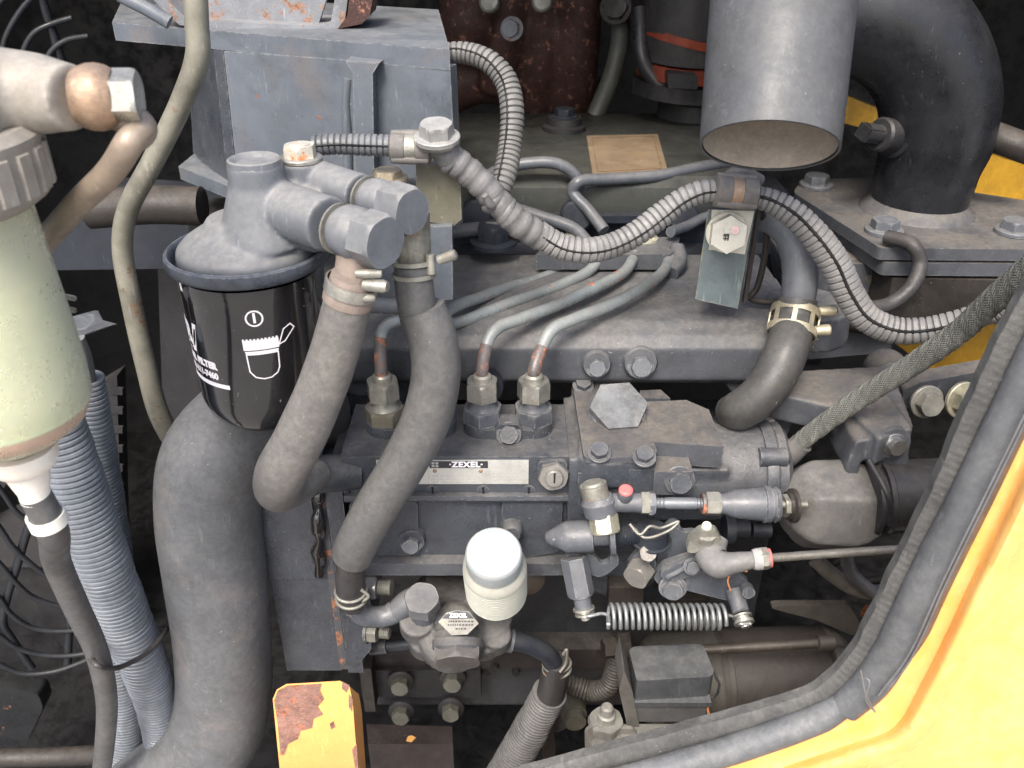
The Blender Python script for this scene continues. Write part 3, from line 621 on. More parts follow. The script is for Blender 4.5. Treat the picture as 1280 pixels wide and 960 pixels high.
# banjo unions
def banjo(c, ax, R, L, hexr, hexh, label_parent, m=FHD):
    bm = BM(); lathe(bm, c - ax * L / 2, ax, [(0, R * .80), (L * .10, R * .90), (L * .28, R * 1.0), (L * .72, R * 1.0), (L * .92, R * .88), (L, R * .80)], 40); obj('banjo_eye', bm, m, label_parent)
    bm = BM(); lathe(bm, c - ax * (L / 2 + .0012), ax, [(0, R * .98), (.0012, R * .98)], 36); obj('sealing_washer', bm, ZNO, label_parent)
    bm = BM(); hexa(bm, c + ax * (L / 2), ax, hexr, hexh, rot=.15); obj('banjo_bolt', bm, FHD, label_parent, bev=.0004)
cA = PZ(441, 291, -.148); banjo(cA, axA, .0128, .017, .0134, .0135, t)
cB = PZ(474, 252, -.141); banjo(cB, axB, .0112, .016, .0122, .016, t)
bm = BM(); tube(bm, [cA, cA + V((-.0005, -.001, -.012)), cA + V((-.0015, -.002, -.022)), cA + V((-.003, -.003, -.032))], [.0095, .0085, .0095, .0095], 24); obj('banjo_neck', bm, mat('pinkish_dusty_metal', (.22, .175, .15), .5, .1, dust=.6, bump=.4, dustcol=(.30, .255, .22), side=.5), t, smooth=60)
cB2 = PZ(515, 268, -.147)
bm = BM(); tube(bm, [cB2 + V((0, .004, 0)), PY(518, 318, .428), PY(516, 342, .428)], [.0085, .0085, .0082], 24); obj('banjo_neck', bm, ZNO, t, smooth=60)
# ---- filter bracket plates
t = thing('filter_bracket', 'flat grey bracket plates behind the fuel filter unions', 'bracket', PY(540, 290, .50))
bm = BM(); yslab(bm, [(520, 205), (575, 208), (577, 274), (568, 282), (520, 275)], .505, .022); obj('upper_plate', bm, mat('olive_tan_plate', (.12, .115, .085), .5, dust=.6, speck=1, bump=.3, wear=.5, dustcol=(.24, .22, .17)), t, bev=.001)
bm = BM(); yslab(bm, [(440, 290), (565, 282), (566, 374), (440, 384)], .50, .010); obj('lower_plate', bm, GPL, t, bev=.001)
bm = BM(); zslab(bm, [(470, 225), (520, 222), (525, 240), (472, 242)], -.16, .008); obj('tab', bm, GPC, t, bev=.001)
bolt(PZ(485, 224, -.156), Z, .009, t, mat('rusty_tan_bolt', (.35, .30, .22), .5, .2, rust=.3, bump=.3), h=.5)
# ---- hose from the front union
t = thing('fuel_hose', 'thick worn black hose curving down from the front filter union to the pump', 'hose', PY(400, 480, .40))
P = [(436, 372, .392, 30), (424, 420, .392, 30.5), (405, 478, .392, 31), (376, 545, .392, 32), (352, 590, .395, 32.5), (348, 612, .408, 28), (372, 608, .428, 22), (400, 590, .445, 18)]
yt('hose_body', P, mat('chalky_hose_rubber', (.034, .035, .037), .32, dlo=.7, dust=.75, bump=.25, dustcol=(.27, .255, .235), side=.6, speck=.5, stain=.25, staincol=(.22, .19, .15)), t, seg=40, n=12)
axh = (PY(436, 372, .392) - PY(424, 420, .392)).normalized(); hc = PY(437, 366, .392)
bm = BM(); lathe(bm, hc - axh * .002, axh, [(-.003, .0122), (.0, .0124), (.006, .0112), (.011, .0106), (.011, .008)], 40); obj('hose_cuff', bm, mat('pinkish_dusty_metal', (0, 0, 0)), t)
clampband(t, hc + axh * .0035, axh, .0121, .006, ZN)
for s, r_ in ((-.004, .0022), (.009, .0022)):
    p = hc + axh * s + cam_dir(.62, .0, -.78) * .0128; bm = BM(); lathe(bm, p - X * .005, X, [(0, r_), (.011, r_), (.012, r_ * .7)], 14); obj('clamp_tab', bm, ZNO, t)
p = hc + axh * .003 + cam_dir(.62, 0, -.78) * .013; bm = BM(); lathe(bm, p, cam_dir(1, -.1, -.3), [(0, .0027), (.010, .0032), (.012, .0024)], 16); obj('clamp_tab', bm, ZN, t)
# ---- sleeved hose in the middle
t = thing('fuel_hose', 'long sleeved black hose crossing in front of the pump from the rear filter union', 'hose', PY(520, 500, .42))
yt('hose_core', [(516, 332, .426, 24), (518, 360, .424, 24.5), (524, 400, .424, 24)], RUB, t, seg=36)
P = [(527, 385, .424, 30), (540, 420, .422, 31), (545, 465, .420, 31), (534, 520, .418, 31), (503, 582, .416, 29), (470, 635, .416, 28), (447, 678, .418, 27), (440, 694, .420, 26)]
yt('sleeve', P, RUB, t, seg=40, n=12)
yt('hose_core', [(444, 680, .420, 19), (438, 712, .422, 18.5), (439, 742, .424, 18.5), (442, 754, .425, 18)], RUBD, t, seg=28)
axh = (PY(516, 330, .426) - PY(518, 360, .424)).normalized(); hc = PY(517, 335, .426)
for s in (-.0035, .0035): clampband(t, hc + axh * s, axh, .0107, .0022, ZNO)
bm = BM(); p = hc + cam_dir(.8, .1, -.55) * .0115; lathe(bm, p - axh * .005, axh, [(0, .0024), (.010, .0024)], 12); lathe(bm, p + X * .004 + axh * .002, cam_dir(1, .3, -.3), [(0, .0025), (.009, .0030), (.010, .002)], 12); obj('clamp_tab', bm, ZNO, t)
hc = PY(439, 742, .424); axh = (PY(438, 712, .422) - PY(442, 754, .425)).normalized()
for s in (-.003, .003):
    bm = BM(); c = hc + axh * s; a, u, w = basis(axh + V((0, 0, .12 if s > 0 else -.05))); sweep(bm, [c + (u * math.cos(k / 28 * 2 * math.pi) + w * math.sin(k / 28 * 2 * math.pi)) * .0098 for k in range(29)], lambda i: .0011, 8); obj('clamp_wire', bm, ZNO, t, smooth=80)
bm = BM(); p = hc + cam_dir(.75, 0, -.65) * .0108; tube(bm, [p + axh * -.005, p + X * .004, p + axh * .006], [.0011] * 3, 8); obj('clamp_wire', bm, ZNO, t, smooth=80)
# ---- pump return pipe to lift pump
t = thing('feed_pipe', 'grey bent metal pipe joining the sleeved hose to the lift pump union', 'pipe', PY(480, 765, .44))
yt('pipe_body', [(443, 758, .426, 14), (452, 768, .428, 14), (470, 771, .432, 13.5), (488, 768, .434, 13.5), (512, 752, .437, 16), (528, 745, .44, 17)], GP, t, seg=28)
bm = BM(); tube(bm, [PY(489, 767, .434), PY(493, 765, .4345)], [S(15, .56)] * 2, 24); obj('brazed_ring', bm, GP, t)

# ============================================================ big radiator hose
t = thing('radiator_hose', 'very thick grey rubber radiator hose bending down at the lower left', 'hose', PY(270, 720, .45))
yt('hose_body', [(395, 520, .53, 52), (345, 512, .50, 56), (300, 532, .47, 62), (268, 575, .452, 65), (261, 640, .448, 64.5), (269, 715, .444, 62.5), (277, 790, .44, 59), (280, 860, .44, 58), (268, 915, .44, 58), (228, 960, .442, 56), (180, 995, .445, 54)], RUBB, t, seg=64, n=14)

# ============================================================ water separator at the left edge
t = thing('water_separator', 'amber sediment bowl with a dusty grey cast head cut by the left edge', 'separator', D(-20, 370, .33))
sy = .300; SR = .0330; sx = D(73, 370, .328).x - SR
def SC(z): return V((sx, sy, CAMZ + z))
zt, zb = -.099, -.192
bm = BM(); lathe(bm, SC(zt + .003), -Z, [(0, SR * .88), (.02, SR * .91), (.05, SR * .96), (.074, SR * .99), (.086, SR * .975), (.094, SR * .87), (.100, SR * .64), (.104, SR * .38), (.107, SR * .3), (.107, SR * .27), (.102, SR * .35), (.098, SR * .6), (.092, SR * .82), (.085, SR * .93), (.073, SR * .945), (.05, SR * .92), (.02, SR * .87), (0, SR * .84)], 72, False, False)
bowl = obj('bowl', bm, BOWL, t, smooth=60)
bm = BM(); lathe(bm, SC(zt - .030), -Z, [(0, SR * .84), (.02, SR * .88), (.045, SR * .92), (.055, SR * .91)], 64, True, True); obj('fuel', bm, FUEL, bowl, smooth=60)
bm = BM(); lathe(bm, SC(zt - .0855), -Z, [(0, SR * .90), (.004, SR * .84), (.008, SR * .66), (.0115, SR * .4)], 64, True, True); obj('sediment', bm, FUELR, bowl, smooth=60)
bm = BM(); lathe(bm, SC(zt), Z, [(-.003, SR * .96), (0, SR * 1.10), (.002, SR * 1.13), (.021, SR * 1.15), (.024, SR * 1.05)], 64)
rg = obj('ring_nut', bm, SEPH, t, smooth=40)
for k in range(24):
    a = 2 * math.pi * k / 24 + .1; c = SC(zt + .010) + V((math.cos(a), math.sin(a), 0)) * SR * 1.12; bm = BM()
    u = V((-math.sin(a), math.cos(a), 0)) * .0032; v = V((math.cos(a), math.sin(a), 0)) * .0020
    prism(bm, [c - u - v - Z * .0085, c + u - v - Z * .0085, c + u - v + Z * .0085, c - u - v + Z * .0085], v * 2, .85); obj('grip_lug', bm, SEPH, rg, bev=.0008)
bm = BM(); hz = zt + .023; lathe(bm, SC(hz), Z, [(0, SR * .93), (.010, SR * .93), (.020, SR * .82), (.034, SR * .74), (.040, SR * .60)], 48)
pa = PZ(60, 116, -.052); tube(bm, [SC(-.060), PZ(30, 116, -.066), PZ(92, 122, -.066)], [.019, .0140, .0112], 32)
cast('separator_head', bm, SEPH, t, voxel=.0014, smooth=8)
axS = V((.97, .16, -.02)).normalized(); c0 = PZ(93, 122, -.066)
bm = BM(); lathe(bm, c0, axS, [(0, .0085), (.0020, .0100), (.005, .0110), (.008, .0112), (.011, .0105), (.0135, .009)], 40); obj('brass_union', bm, BR, t)
bm = BM(); hexa(bm, c0 + axS * .0132, axS, .0094, .0078, rot=.3); obj('union_bolt', bm, ZN, t, bev=.0005)
bm = BM(); lathe(bm, SC(zt - .104), -Z, [(0, SR * .42), (.005, SR * .42), (.009, SR * .36), (.011, SR * .28), (.016, SR * .24), (.022, SR * .19), (.026, SR * .19)], 32); obj('drain_valve', bm, WHD, t)
t = thing('drain_tube', 'black drain tube hanging from the white valve under the amber bowl', 'tube', SC(-.3))
dz = SC(zt - .128)
bm = BM(); P = [dz, dz + V((.001, .002, -.018)), PY(72, 705, .345), PY(96, 760, .36), PY(120, 812, .375), PY(133, 870, .39), PY(131, 930, .41), PY(124, 985, .43)]
tube(bm, P, [.0064, .0066] + [.0068] * 2 + [.0066] * 4, 28, n=12); obj('tube_body', bm, RUB, t, smooth=70)
clampband(t, dz + V((.0008, .0015, -.014)), (-.05, -.08, 1), .0068, .006, WHD, th=.0012)
# brass pipe from the union
t = thing('separator_pipe', 'dull brass pipe curving from the separator union down behind the amber bowl', 'pipe', PY(120, 220, .33))
bm = BM(); q = c0 + axS * .0095; P = [q + V((0, .002, -.004)), q + V((.009, .003, -.011)), PY(162, 178, .305), PY(140, 212, .312), PY(100, 252, .325), PY(66, 290, .34), PY(30, 330, .36)]
tube(bm, P, [.0062, .0056] + [.0049] * 5, 24, n=10); obj('pipe_body', bm, mat('brass_dusty_pipe', (.27, .215, .165), .42, .3, dust=.5, bump=.3, rust=.2, rustcol=(.30, .14, .08), dustcol=(.34, .29, .24), side=.5), t, smooth=60)
# olive steel pipe
t = thing('steel_pipe', 'long olive steel pipe winding down left of the fuel filter', 'pipe', PY(200, 250, .50))
yt('pipe_body', [(243, -30, .50, 15), (246, 30, .50, 15), (247, 70, .50, 15), (228, 125, .505, 14), (192, 200, .51, 13.5), (160, 262, .515, 13), (153, 310, .52, 12.5), (164, 375, .52, 12.5), (182, 455, .52, 12.5), (200, 520, .52, 12.5), (222, 558, .52, 12), (250, 585, .52, 12)], STL, t, seg=24)

# ============================================================ corrugated conduits at the left
def conduit(name, pts, m, label, grp=None, pitch=.0032, dep=.11, seg=24, cat='conduit'):
    P, R = yp(pts); bm = BM(); _, path = corrug(bm, P, R, pitch, dep, seg); return tag(obj(name, bm, m, smooth=50), label, cat, grp)
conduit('corrugated_conduit', [(108, 472, .47, 21), (116, 520, .47, 22), (127, 590, .475, 22), (138, 660, .48, 22), (150, 740, .49, 22), (175, 820, .50, 22)], CONB, 'slimmer blue-grey corrugated conduit rising behind the thick one with an open upper end')
conduit('corrugated_conduit', [(60, 500, .42, 33), (80, 560, .42, 35), (98, 620, .42, 37), (122, 690, .42, 35), (150, 760, .425, 32), (178, 825, .43, 29), (196, 880, .44, 25), (205, 935, .45, 22)], CONB, 'thickest blue-grey corrugated conduit running down beside the amber bowl', pitch=.0036)
conduit('corrugated_conduit', [(118, 730, .47, 22), (138, 800, .47, 23), (152, 860, .47, 23), (158, 920, .47, 23), (156, 960, .47, 23)], CONB, 'short lower corrugated conduit showing behind the drain tube at the bottom left')
t = thing('lamp_bracket_clip', 'pale bent metal clip above the open conduit end', 'clip', PY(100, 400, .44))
bm = BM(); prism(bm, [PY(82, 398, .43), PY(118, 388, .46), PY(124, 400, .45), PY(142, 405, .44), (PY(105, 418, .43)), PY(84, 420, .42)], (0, .004, -.002)); obj('clip_plate', bm, GPL, t, bev=.0005)
yt('stub', [(96, 420, .45, 9), (104, 450, .46, 11), (108, 478, .47, 12)], CONG, t)
for dy in (370, 385): 
    bm = BM(); tube(bm, [PY(78, dy, .42), PY(93, dy + 3, .43)], .0015, 8); obj('pin', bm, ZNO, t)
bm = BM(); P = []
c = PY(158, 815, .405); 
tie = [(112, 822, .372), (122, 832, .362), (150, 834, .385), (185, 815, .408), (203, 795, .425), (206, 785, .445), (160, 800, .455), (120, 805, .41), (112, 822, .372)]
P, par = smoothpath([PY(*q) for q in tie]); sweep(bm, P, lambda i: .0017, 8); t = tag(obj('cable_tie', bm, RUBD, smooth=70), 'black cable tie binding the drain tube to the corrugated conduits', 'cable tie')
# ============================================================ injection pump
YP = .450
zt_ = zrel(570, 571, YP)                         # pump top
t = PUMP = thing('injection_pump', 'grey four-cylinder fuel injection pump with a long nameplate and delivery valve holders', 'fuel pump', V((PY(570, 600, YP).x, YP, CAMZ + zt_)))
bm = BM(); a = PY(426, 574, YP); b = PY(712, 570, YP); zb_ = PY(570, 621, YP).z
pr = [(YP, zt_ - .0006), (YP + .0006, zt_), (.512, zt_), (.512, -.46), (YP, -.46)]
box3(bm, (a.x, YP, zb_), (b.x, .512, CAMZ + zt_)); obj('upper_housing', bm, GPC, t, bev=.0014)
bm = BM(); box3(bm, (a.x + .004, YP + .003, CAMZ - .405), (b.x + .001, .515, zb_ - .0004)); obj('lower_housing', bm, GPC, t, bev=.003, seg=3)
bm = BM(); yslab(bm, rnd_poly([(628, 624), (704, 619), (700, 690), (640, 700), (624, 690)], 9), YP - .0005, .008); obj('side_cover', bm, GPC, t, bev=.002)
bm = BM(); yslab(bm, rnd_poly([(436, 628), (522, 627), (524, 694), (440, 694)], 7), YP - .0005, .008); obj('side_cover', bm, GPC, t, bev=.002)
bm = BM(); xprism(bm, [(YP - .004, zb_ - CAMZ + .0035), (YP - .0045, zb_ - CAMZ + .0005), (YP - .003, zb_ - CAMZ - .002), (YP + .004, zb_ - CAMZ - .002), (YP + .004, zb_ - CAMZ + .0035)], a.x, b.x); obj('seam_ledge', bm, GPC, t, bev=.0006)
bm = BM(); y0 = PY(500, 700, YP).z; box3(bm, (a.x + .006, YP - .006, y0 - .008), (PY(720, 700, YP).x, YP + .02, y0 + .002)); obj('base_ledge', bm, GPD, t, bev=.0015)
bm = BM(); box3(bm, (b.x + .0008, YP + .001, CAMZ - .41), (b.x + .0026, .50, CAMZ + zt_ + .001)); obj('gasket_seam', bm, SLIT, t)
bm = BM(); box3(bm, (a.x + .004, YP + .0015, zb_ - .0022), (b.x - .001, YP + .01, zb_ - .0006)); obj('joint_line', bm, SLIT, t)
# screws along the seam
for px in (541, 604, 661, 437):
    p = PY(px, 613, YP - .0002); bm = BM(); lathe(bm, p, (0, -1, 0), [(-.002, .0041), (.0004, .0041), (.0006, .0036)], 28); s = obj('seam_screw', bm, GPC, t)
    bm = BM(); box3(bm, (p.x - .0006, p.y - .0012, p.z - .0030), (p.x + .0006, p.y + .001, p.z + .0030)); obj('screw_slot', bm, SLIT, s)
# adjuster nut
p = PY(691, 589, YP); bm = BM(); prism(bm, [V((p.x + dx, YP - .003, p.z + dz)) for dx, dz in rnd_poly([(-.0095, .0095), (.0085, .0095), (.0085, -.0085), (-.004, -.0085), (-.0095, -.002)], .003)], (0, .006, 0)); obj('adjuster_pad', bm, GPC, t, bev=.0008)
ax = V((.05, -1, .12)).normalized(); bm = BM(); hexa(bm, p + V((0, -.003, 0)), ax, .0098, .0048, rot=.25); n1 = obj('adjuster_nut', bm, mat('worn_steel_nut', (.28, .27, .25), .4, .6, dust=.5, bump=.3, wear=.7), t, bev=.0003)
bm = BM(); lathe(bm, p + ax * .003, ax, [(0, .0056), (.007, .0056), (.0078, .005)], 28); n2 = obj('adjuster_screw', bm, mat('worn_steel_nut', (0, 0, 0)), n1)
q = p + ax * .0108; bm = BM(); box3(bm, (q.x - .0005, q.y - .0003, q.z - .0045), (q.x + .0005, q.y + .002, q.z + .0045)); obj('screw_slot', bm, SLIT, n1)
# nameplate
NP0, NP1 = PY(470, 575, YP - .0006), PY(661, 567, YP - .0006)
zp1 = PY(600, 574.5, YP).z; zp0 = PY(600, 604, YP).z
bm = BM(); box3(bm, (NP0.x, YP - .0009, zp0), (NP1.x, YP - .0001, zp1)); pl = obj('nameplate', bm, ALU, t, bev=.0003)
hx0, hx1 = PY(537, 580, YP).x, PY(610, 580, YP).x; hz1 = zp1 - .0005; hz0 = hz1 - .0052
bm = BM(); box3(bm, (hx0, YP - .00105, hz0), (hx1, YP - .0009, hz1)); obj('plate_header', bm, INK, pl)
f = lambda cx, cz: (lambda u, v: V((cx + u, YP - .00115, cz + v)))
bm = BM(); flat_print(bm, '·ZEXEL·', .0056, f(hx0 + .0225, (hz0 + hz1) / 2), bold=.00028, spacing=1.12); obj('plate_lettering', bm, WINK, pl, recalc=False)
bm = BM(); 
for i in range(2):
    for j in range(2):
        c = V((hx0 + .0022 + i * .0024, YP - .00112, hz0 + .0016 + j * .0021)); prism(bm, [c + V((-.0009, 0, -.0008)), c + V((.0009, 0, -.0008)), c + V((.0009, 0, .0008)), c + V((-.0009, 0, .0008))], (0, .00005, 0))
obj('plate_emblem', bm, INKG, pl)
bm = BM()
for k in range(5):
    z = zp0 + .0014 + k * .0023; 
    for (xa, xb) in ((NP0.x + .001, hx0 - .002), (hx0 + .001, hx1 - .004), (hx1 + .002, NP1.x - .001)):
        x = xa
        while x < xb - .003:
            w = random.uniform(.0015, .005); w = min(w, xb - x); c = V((x, YP - .00095, z)); prism(bm, [c, c + X * w, c + X * w + Z * .0004, c + Z * .0004], (0, .00004, 0)); x += w + .0012
        if k > 2: break
for x in (hx0 - .0012, hx1 + .0012): c = V((x, YP - .00095, zp0)); prism(bm, [c, c + X * .0002, c + X * .0002 + Z * (zp1 - zp0), c + Z * (zp1 - zp0)], (0, .00004, 0))
obj('faint_print', bm, INKG, pl)
for px in (544, 601, 501): bm = BM(); lathe(bm, V((PY(px, 590, YP).x, YP - .0008, hz0 - .0021)), (0, -1, 0), [(0, .0014), (.0006, .0012), (.0009, .0006)], 16); obj('rivet', bm, BR, pl)
# delivery valve holders
yH = .482; zT = CAMZ + zt_
for k, (px, dirty) in enumerate(((479, 1), (545, 0), (603, 0), (667, 0))):
    p = V((PZ(px, 552, zt_).x, yH, zT)); hm = ZNO if dirty else GP
    bm = BM(); lathe(bm, p, Z, [(-.001, .0124), (.007, .0124), (.008, .0120)], 36); hb = obj('valve_holder', bm, GPC, t)
    bm = BM(); hexa(bm, p + Z * .0075, Z, .0132, .0095, rot=.5 + k * .2); obj('holder_hex', bm, mat('dirty_zinc_holder', (.20, .185, .14), .42, .4, dust=.5, bump=.3, rust=.15) if dirty else GP, hb, bev=.0004)
    bm = BM(); lathe(bm, p + Z * .016, Z, [(0, .0105), (.002, .0090), (.004, .0082), (.008, .0082), (.009, .0075)], 32); obj('holder_neck', bm, hm, hb)
    bm = BM(); hexa(bm, p + Z * .0235, Z, .0106, .0125, rot=.3 + k * .35); obj('union_nut', bm, ZNO if dirty else ZN, hb, bev=.0004)
    bm = BM(); lathe(bm, p + Z * .0345, Z, [(0, .0062), (.005, .0058), (.0062, .0048)], 28); obj('pipe_ferrule', bm, ZNO, hb)
HT = .040
for px in (636, 511):
    c = V((PZ(px, 556, zt_).x, yH, zT)); bm = BM()
    prism(bm, [c + V(q) for q in [(-.016, -.013, .0), (.016, -.013, .0), (.016, -.013, .0065), (.009, -.013, .0072), (.006, -.013, .0115), (-.006, -.013, .0115), (-.009, -.013, .0072), (-.016, -.013, .0065)]], (0, .012, 0)); obj('holder_clamp', bm, GPC, t, bev=.0008)
    bolt(c + V((0, -.0135, .0045)), V((0, -1, .5)), .0062, t, GPC, h=.7)
bolt(PY(514, 678, YP - .001), (0, -1, .15), S(11, .58), t, HEX, h=.9)
bm = BM(); lathe(bm, PY(514, 676, YP - .001), (0, -1, 0), [(-.004, .0095), (.001, .0085)], 28); obj('bolt_boss', bm, GPC, t)
bm = BM(); lathe(bm, PY(640, 656, YP + .002), (0, -1, .2), [(0, .007), (.012, .0065), (.014, .005)], 24); obj('side_plug', bm, GPC, t)

# injection pipes
def injp(px, pts, label, r=.0040):
    t = thing('injection_pipe', label, 'fuel pipe', V((PZ(px, 552, zt_).x, yH, zT + HT)), 'high pressure injection pipes from the pump to the manifold block')
    p = V((PZ(px, 552, zt_).x, yH, zT + HT)); P = [p - Z * .003, p + Z * .003] + [PY(*q) for q in pts[1:]]
    # the lower, rusted run and the upper, painted run
    path, par = smoothpath(P, n=12); k = int(len(path) * 1.75 / (len(P) - 1)); rr = r
    bm = BM(); sweep(bm, path[:k + 1], lambda i: rr, 20); obj('rusty_end', bm, PIPER, t, smooth=60)
    bm = BM(); sweep(bm, path[k:], lambda i: rr * 1.01, 20); obj('pipe_run', bm, PIPE, t, smooth=60)
    return t
injp(479, [(474, 436, .492), (479, 412, .496), (500, 400, .503), (540, 404, .515), (572, 403, .53), (640, 378, .56), (702, 356, .59), (738, 337, .612), (752, 318, .628)], 'injection pipe rising from the dirty left holder and passing behind the sleeved hose')
injp(545, [(546, 440, .495), (548, 405, .50), (560, 388, .52), (600, 372, .56), (640, 358, .59), (682, 346, .615), (703, 330, .63)], 'uppermost injection pipe, ending at the left hole of the junction block')
tt = injp(603, [(607, 446, .492), (611, 424, .496), (622, 410, .503), (650, 399, .516), (700, 380, .543), (752, 356, .572), (782, 338, .60), (794, 318, .625)], 'injection pipe with two orange rust spots, third from the left')
for px, py, Y in ((740, 361, .5655), (771, 346, .588)):
    bm = BM(); p = PY(px, py, Y) ; lathe(bm, p, V((.86, -.0, .45)), [(-.0025, .0040), (-.0015, .00415), (.0015, .00415), (.0025, .0040)], 16); obj('paint_spot', bm, mat('orange_rust_spot', (.42, .14, .08), .7, bump=.6, mott=.5), tt)
injp(667, [(678, 446, .492), (681, 426, .496), (692, 411, .503), (718, 399, .514), (765, 380, .538), (806, 358, .565), (830, 338, .60), (838, 320, .625)], 'rightmost injection pipe, ending at the right hole of the junction block')
bm = BM(); tube(bm, [PY(395, 378, .47), PY(450, 381, .475), PY(520, 384, .48)], S(10, .52), 18)
single('return_pipe', bm, GPL, 'short grey pipe passing sideways behind the two hoses under the unions', 'pipe', smooth=60)
# junction block
t = thing('junction_block', 'dusty grey block with two bolts where the injection pipes end', 'block', PY(760, 312, .62))
zq = -.245
bm = BM(); zslab(bm, [(670, 318), (690, 298), (850, 296), (845, 312), (838, 318)], zq, .012); obj('block_body', bm, GPD, t, bev=.0012)
bm = BM(); zslab(bm, [(676, 322), (684, 306), (846, 304), (850, 312), (840, 321)], zq - .0135, .009); obj('lower_block', bm, GPD, t, bev=.001)
bm = BM(); tube(bm, [PY(846, 310, .63), PY(849, 325, .62), PY(838, 342, .605)], [.006] * 3, 12); obj('side_lug', bm, GPD, t)
for px, py in ((719, 300), (806, 298)): bolt(PZ(px, py, zq + .001), Z, S(13, .66), t, mat('cream_zinc_bolt', (.5, .48, .36), .4, .4, dust=.4, bump=.3, mott=.4), h=.65)
# dark injector lines behind
for nm, pts, r, lab in (('a', [(560, 290, .66), (604, 286, .65), (680, 288, .64)], .0055, 'grey leak-off pipe under the wiring conduit junction'),
                  ('b', [(590, 240, .70), (612, 218, .70), (660, 204, .70), (700, 206, .70), (722, 225, .70), (716, 250, .70)], .0048, 'left dark injector pipe arching over the head ledge'),
                  ('c', [(755, 288, .665), (735, 262, .68), (716, 240, .69), (722, 228, .69), (760, 224, .70), (820, 220, .71), (880, 208, .73), (930, 200, .75)], .0048, 'long dark injector pipe running under the tan label to the right'),
                  ('d', [(628, 256, .66), (680, 272, .65), (718, 286, .64), (734, 302, .63)], .0046, 'dark pipe dropping to the left bolt of the junction block'),
                  ('e', [(838, 290, .64), (860, 282, .66), (880, 272, .67), (930, 262, .68)], .004, 'thin dark pipe between the junction block and the upright post')):
    bm = BM(); tube(bm, [PY(*q) for q in pts], r, 16); single('injector_pipe', bm, GP, lab, 'pipe', smooth=60)
t = thing('injector_nut', 'dark ribbed nut sitting in the gap left of the junction block', 'nut', PY(617, 300, .64))
bm = BM(); lathe(bm, PY(617, 305, .645), Z, [(0, .018), (.003, .018), (.004, .012), (.012, .012)], 28); obj('nut_base', bm, BLU, t); bm = BM(); hexa(bm, PY(617, 305, .645) + Z * .004, Z, .013, .012); obj('nut_hex', bm, BLU, t, bev=.0005)

# ============================================================ governor housing on the right of the pump
YG = .442; zg = zrel(760, 575, YG)
t = GOV = thing('governor', 'grey cast governor housing with a large hexagon plug right of the pump', 'governor', V((PY(770, 600, YG).x, YG, CAMZ + zg)))
def gz(dz): return CAMZ + zg + dz
bm = BM()
box3(bm, (PY(712, 575, YG).x, YG + .003, gz(-.075)), (PY(822, 575, YG).x, .52, gz(-.002)))
zslab(bm, rnd_poly([(726, 574), (713, 480), (722, 468), (752, 462), (784, 456), (790, 490), (818, 540), (824, 566)], 8), zg, .03)
zslab(bm, rnd_poly([(722, 570), (742, 580), (822, 574), (820, 545), (724, 545)], 6), zg + .0015, .02)
lathe(bm, PZ(771, 520, zg), Z, [(-.02, .028), (.002, .0265), (.0035, .024)], 40)
gx1 = PY(972, 600, .47).x
lathe(bm, V((PY(800, 600, .47).x, .482, gz(-.036))), X, [(0, .033), (.078, .0325)], 44)
box3(bm, (PY(800, 600, .47).x, .452, gz(-.055)), (PY(905, 600, .46).x, .50, gz(-.014)))
cast('cast_housing', bm, GPC, t, voxel=.0013, smooth=7)
bm = BM(); lathe(bm, V((PY(948, 600, .47).x, .482, gz(-.036))), X, [(0, .0332), (.002, .0342), (.0065, .0342), (.0082, .033)], 56); obj('flange_ring', bm, GPC, t)
bm = BM(); lathe(bm, V((PY(964, 600, .47).x, .482, gz(-.036))), X, [(0, .033), (.005, .033), (.009, .028), (.009, .0)], 56, True, False); obj('end_cap', bm, GPC, t)
for an in (60, 130, 200, -20):
    c = V((PY(938, 600, .47).x, .482 + math.cos(rad(an)) * .032, gz(-.036) + math.sin(rad(an)) * .032)); bm = BM(); lathe(bm, c, X, [(0, .0062), (.017, .0062), (.019, .004)], 24); obj('bolt_lug', bm, GPC, t)
# top plate, its plug and bolts
bm = BM(); zslab(bm, rnd_poly([(730, 572), (716, 482), (728, 472), (752, 468), (780, 464), (806, 520), (822, 566), (816, 571)], 7), zg + .0055, .004); obj('top_cover', bm, GPT, t, bev=.0012, seg=3)
p = PZ(771, 518, zg + .0045); ax = V((.02, -.47, .885)).normalized()
bm = BM(); lathe(bm, p - ax * .010, ax, [(0, .0195), (.0135, .0195), (.0155, .0175)], 40); hp = obj('hex_plug', bm, GPC, t)
bm = BM(); lathe(bm, p + ax * .0055, ax, [(0, .0188), (.0062, .0188)], 6, hexn=6, rot=.06); obj('plug_head', bm, mat('worn_grey_plug', (.125, .135, .145), .40, .2, dust=.35, bump=.6, speck=.6, fine=350, mott=.35), hp, bev=.0006)
for px, py in ((729, 482), (777, 470), (749, 566), (805, 571)): bolt(PZ(px, py, zg + .007), V((0, -.45, 1)), S(10.5, .58), t, GPC, h=.75)
# chamfered box cover
bm = BM(); zc = zg + .006
zslab(bm, [(812, 552), (806, 502), (858, 500), (886, 512), (905, 558), (876, 556)], zc, .016); obj('box_cover', bm, GPT, t, bev=.0016, seg=3)
bm = BM(); zslab(bm, [(800, 498), (800, 488), (826, 487), (838, 498)], zc - .002, .01); obj('rear_lug', bm, GPT, t, bev=.001)
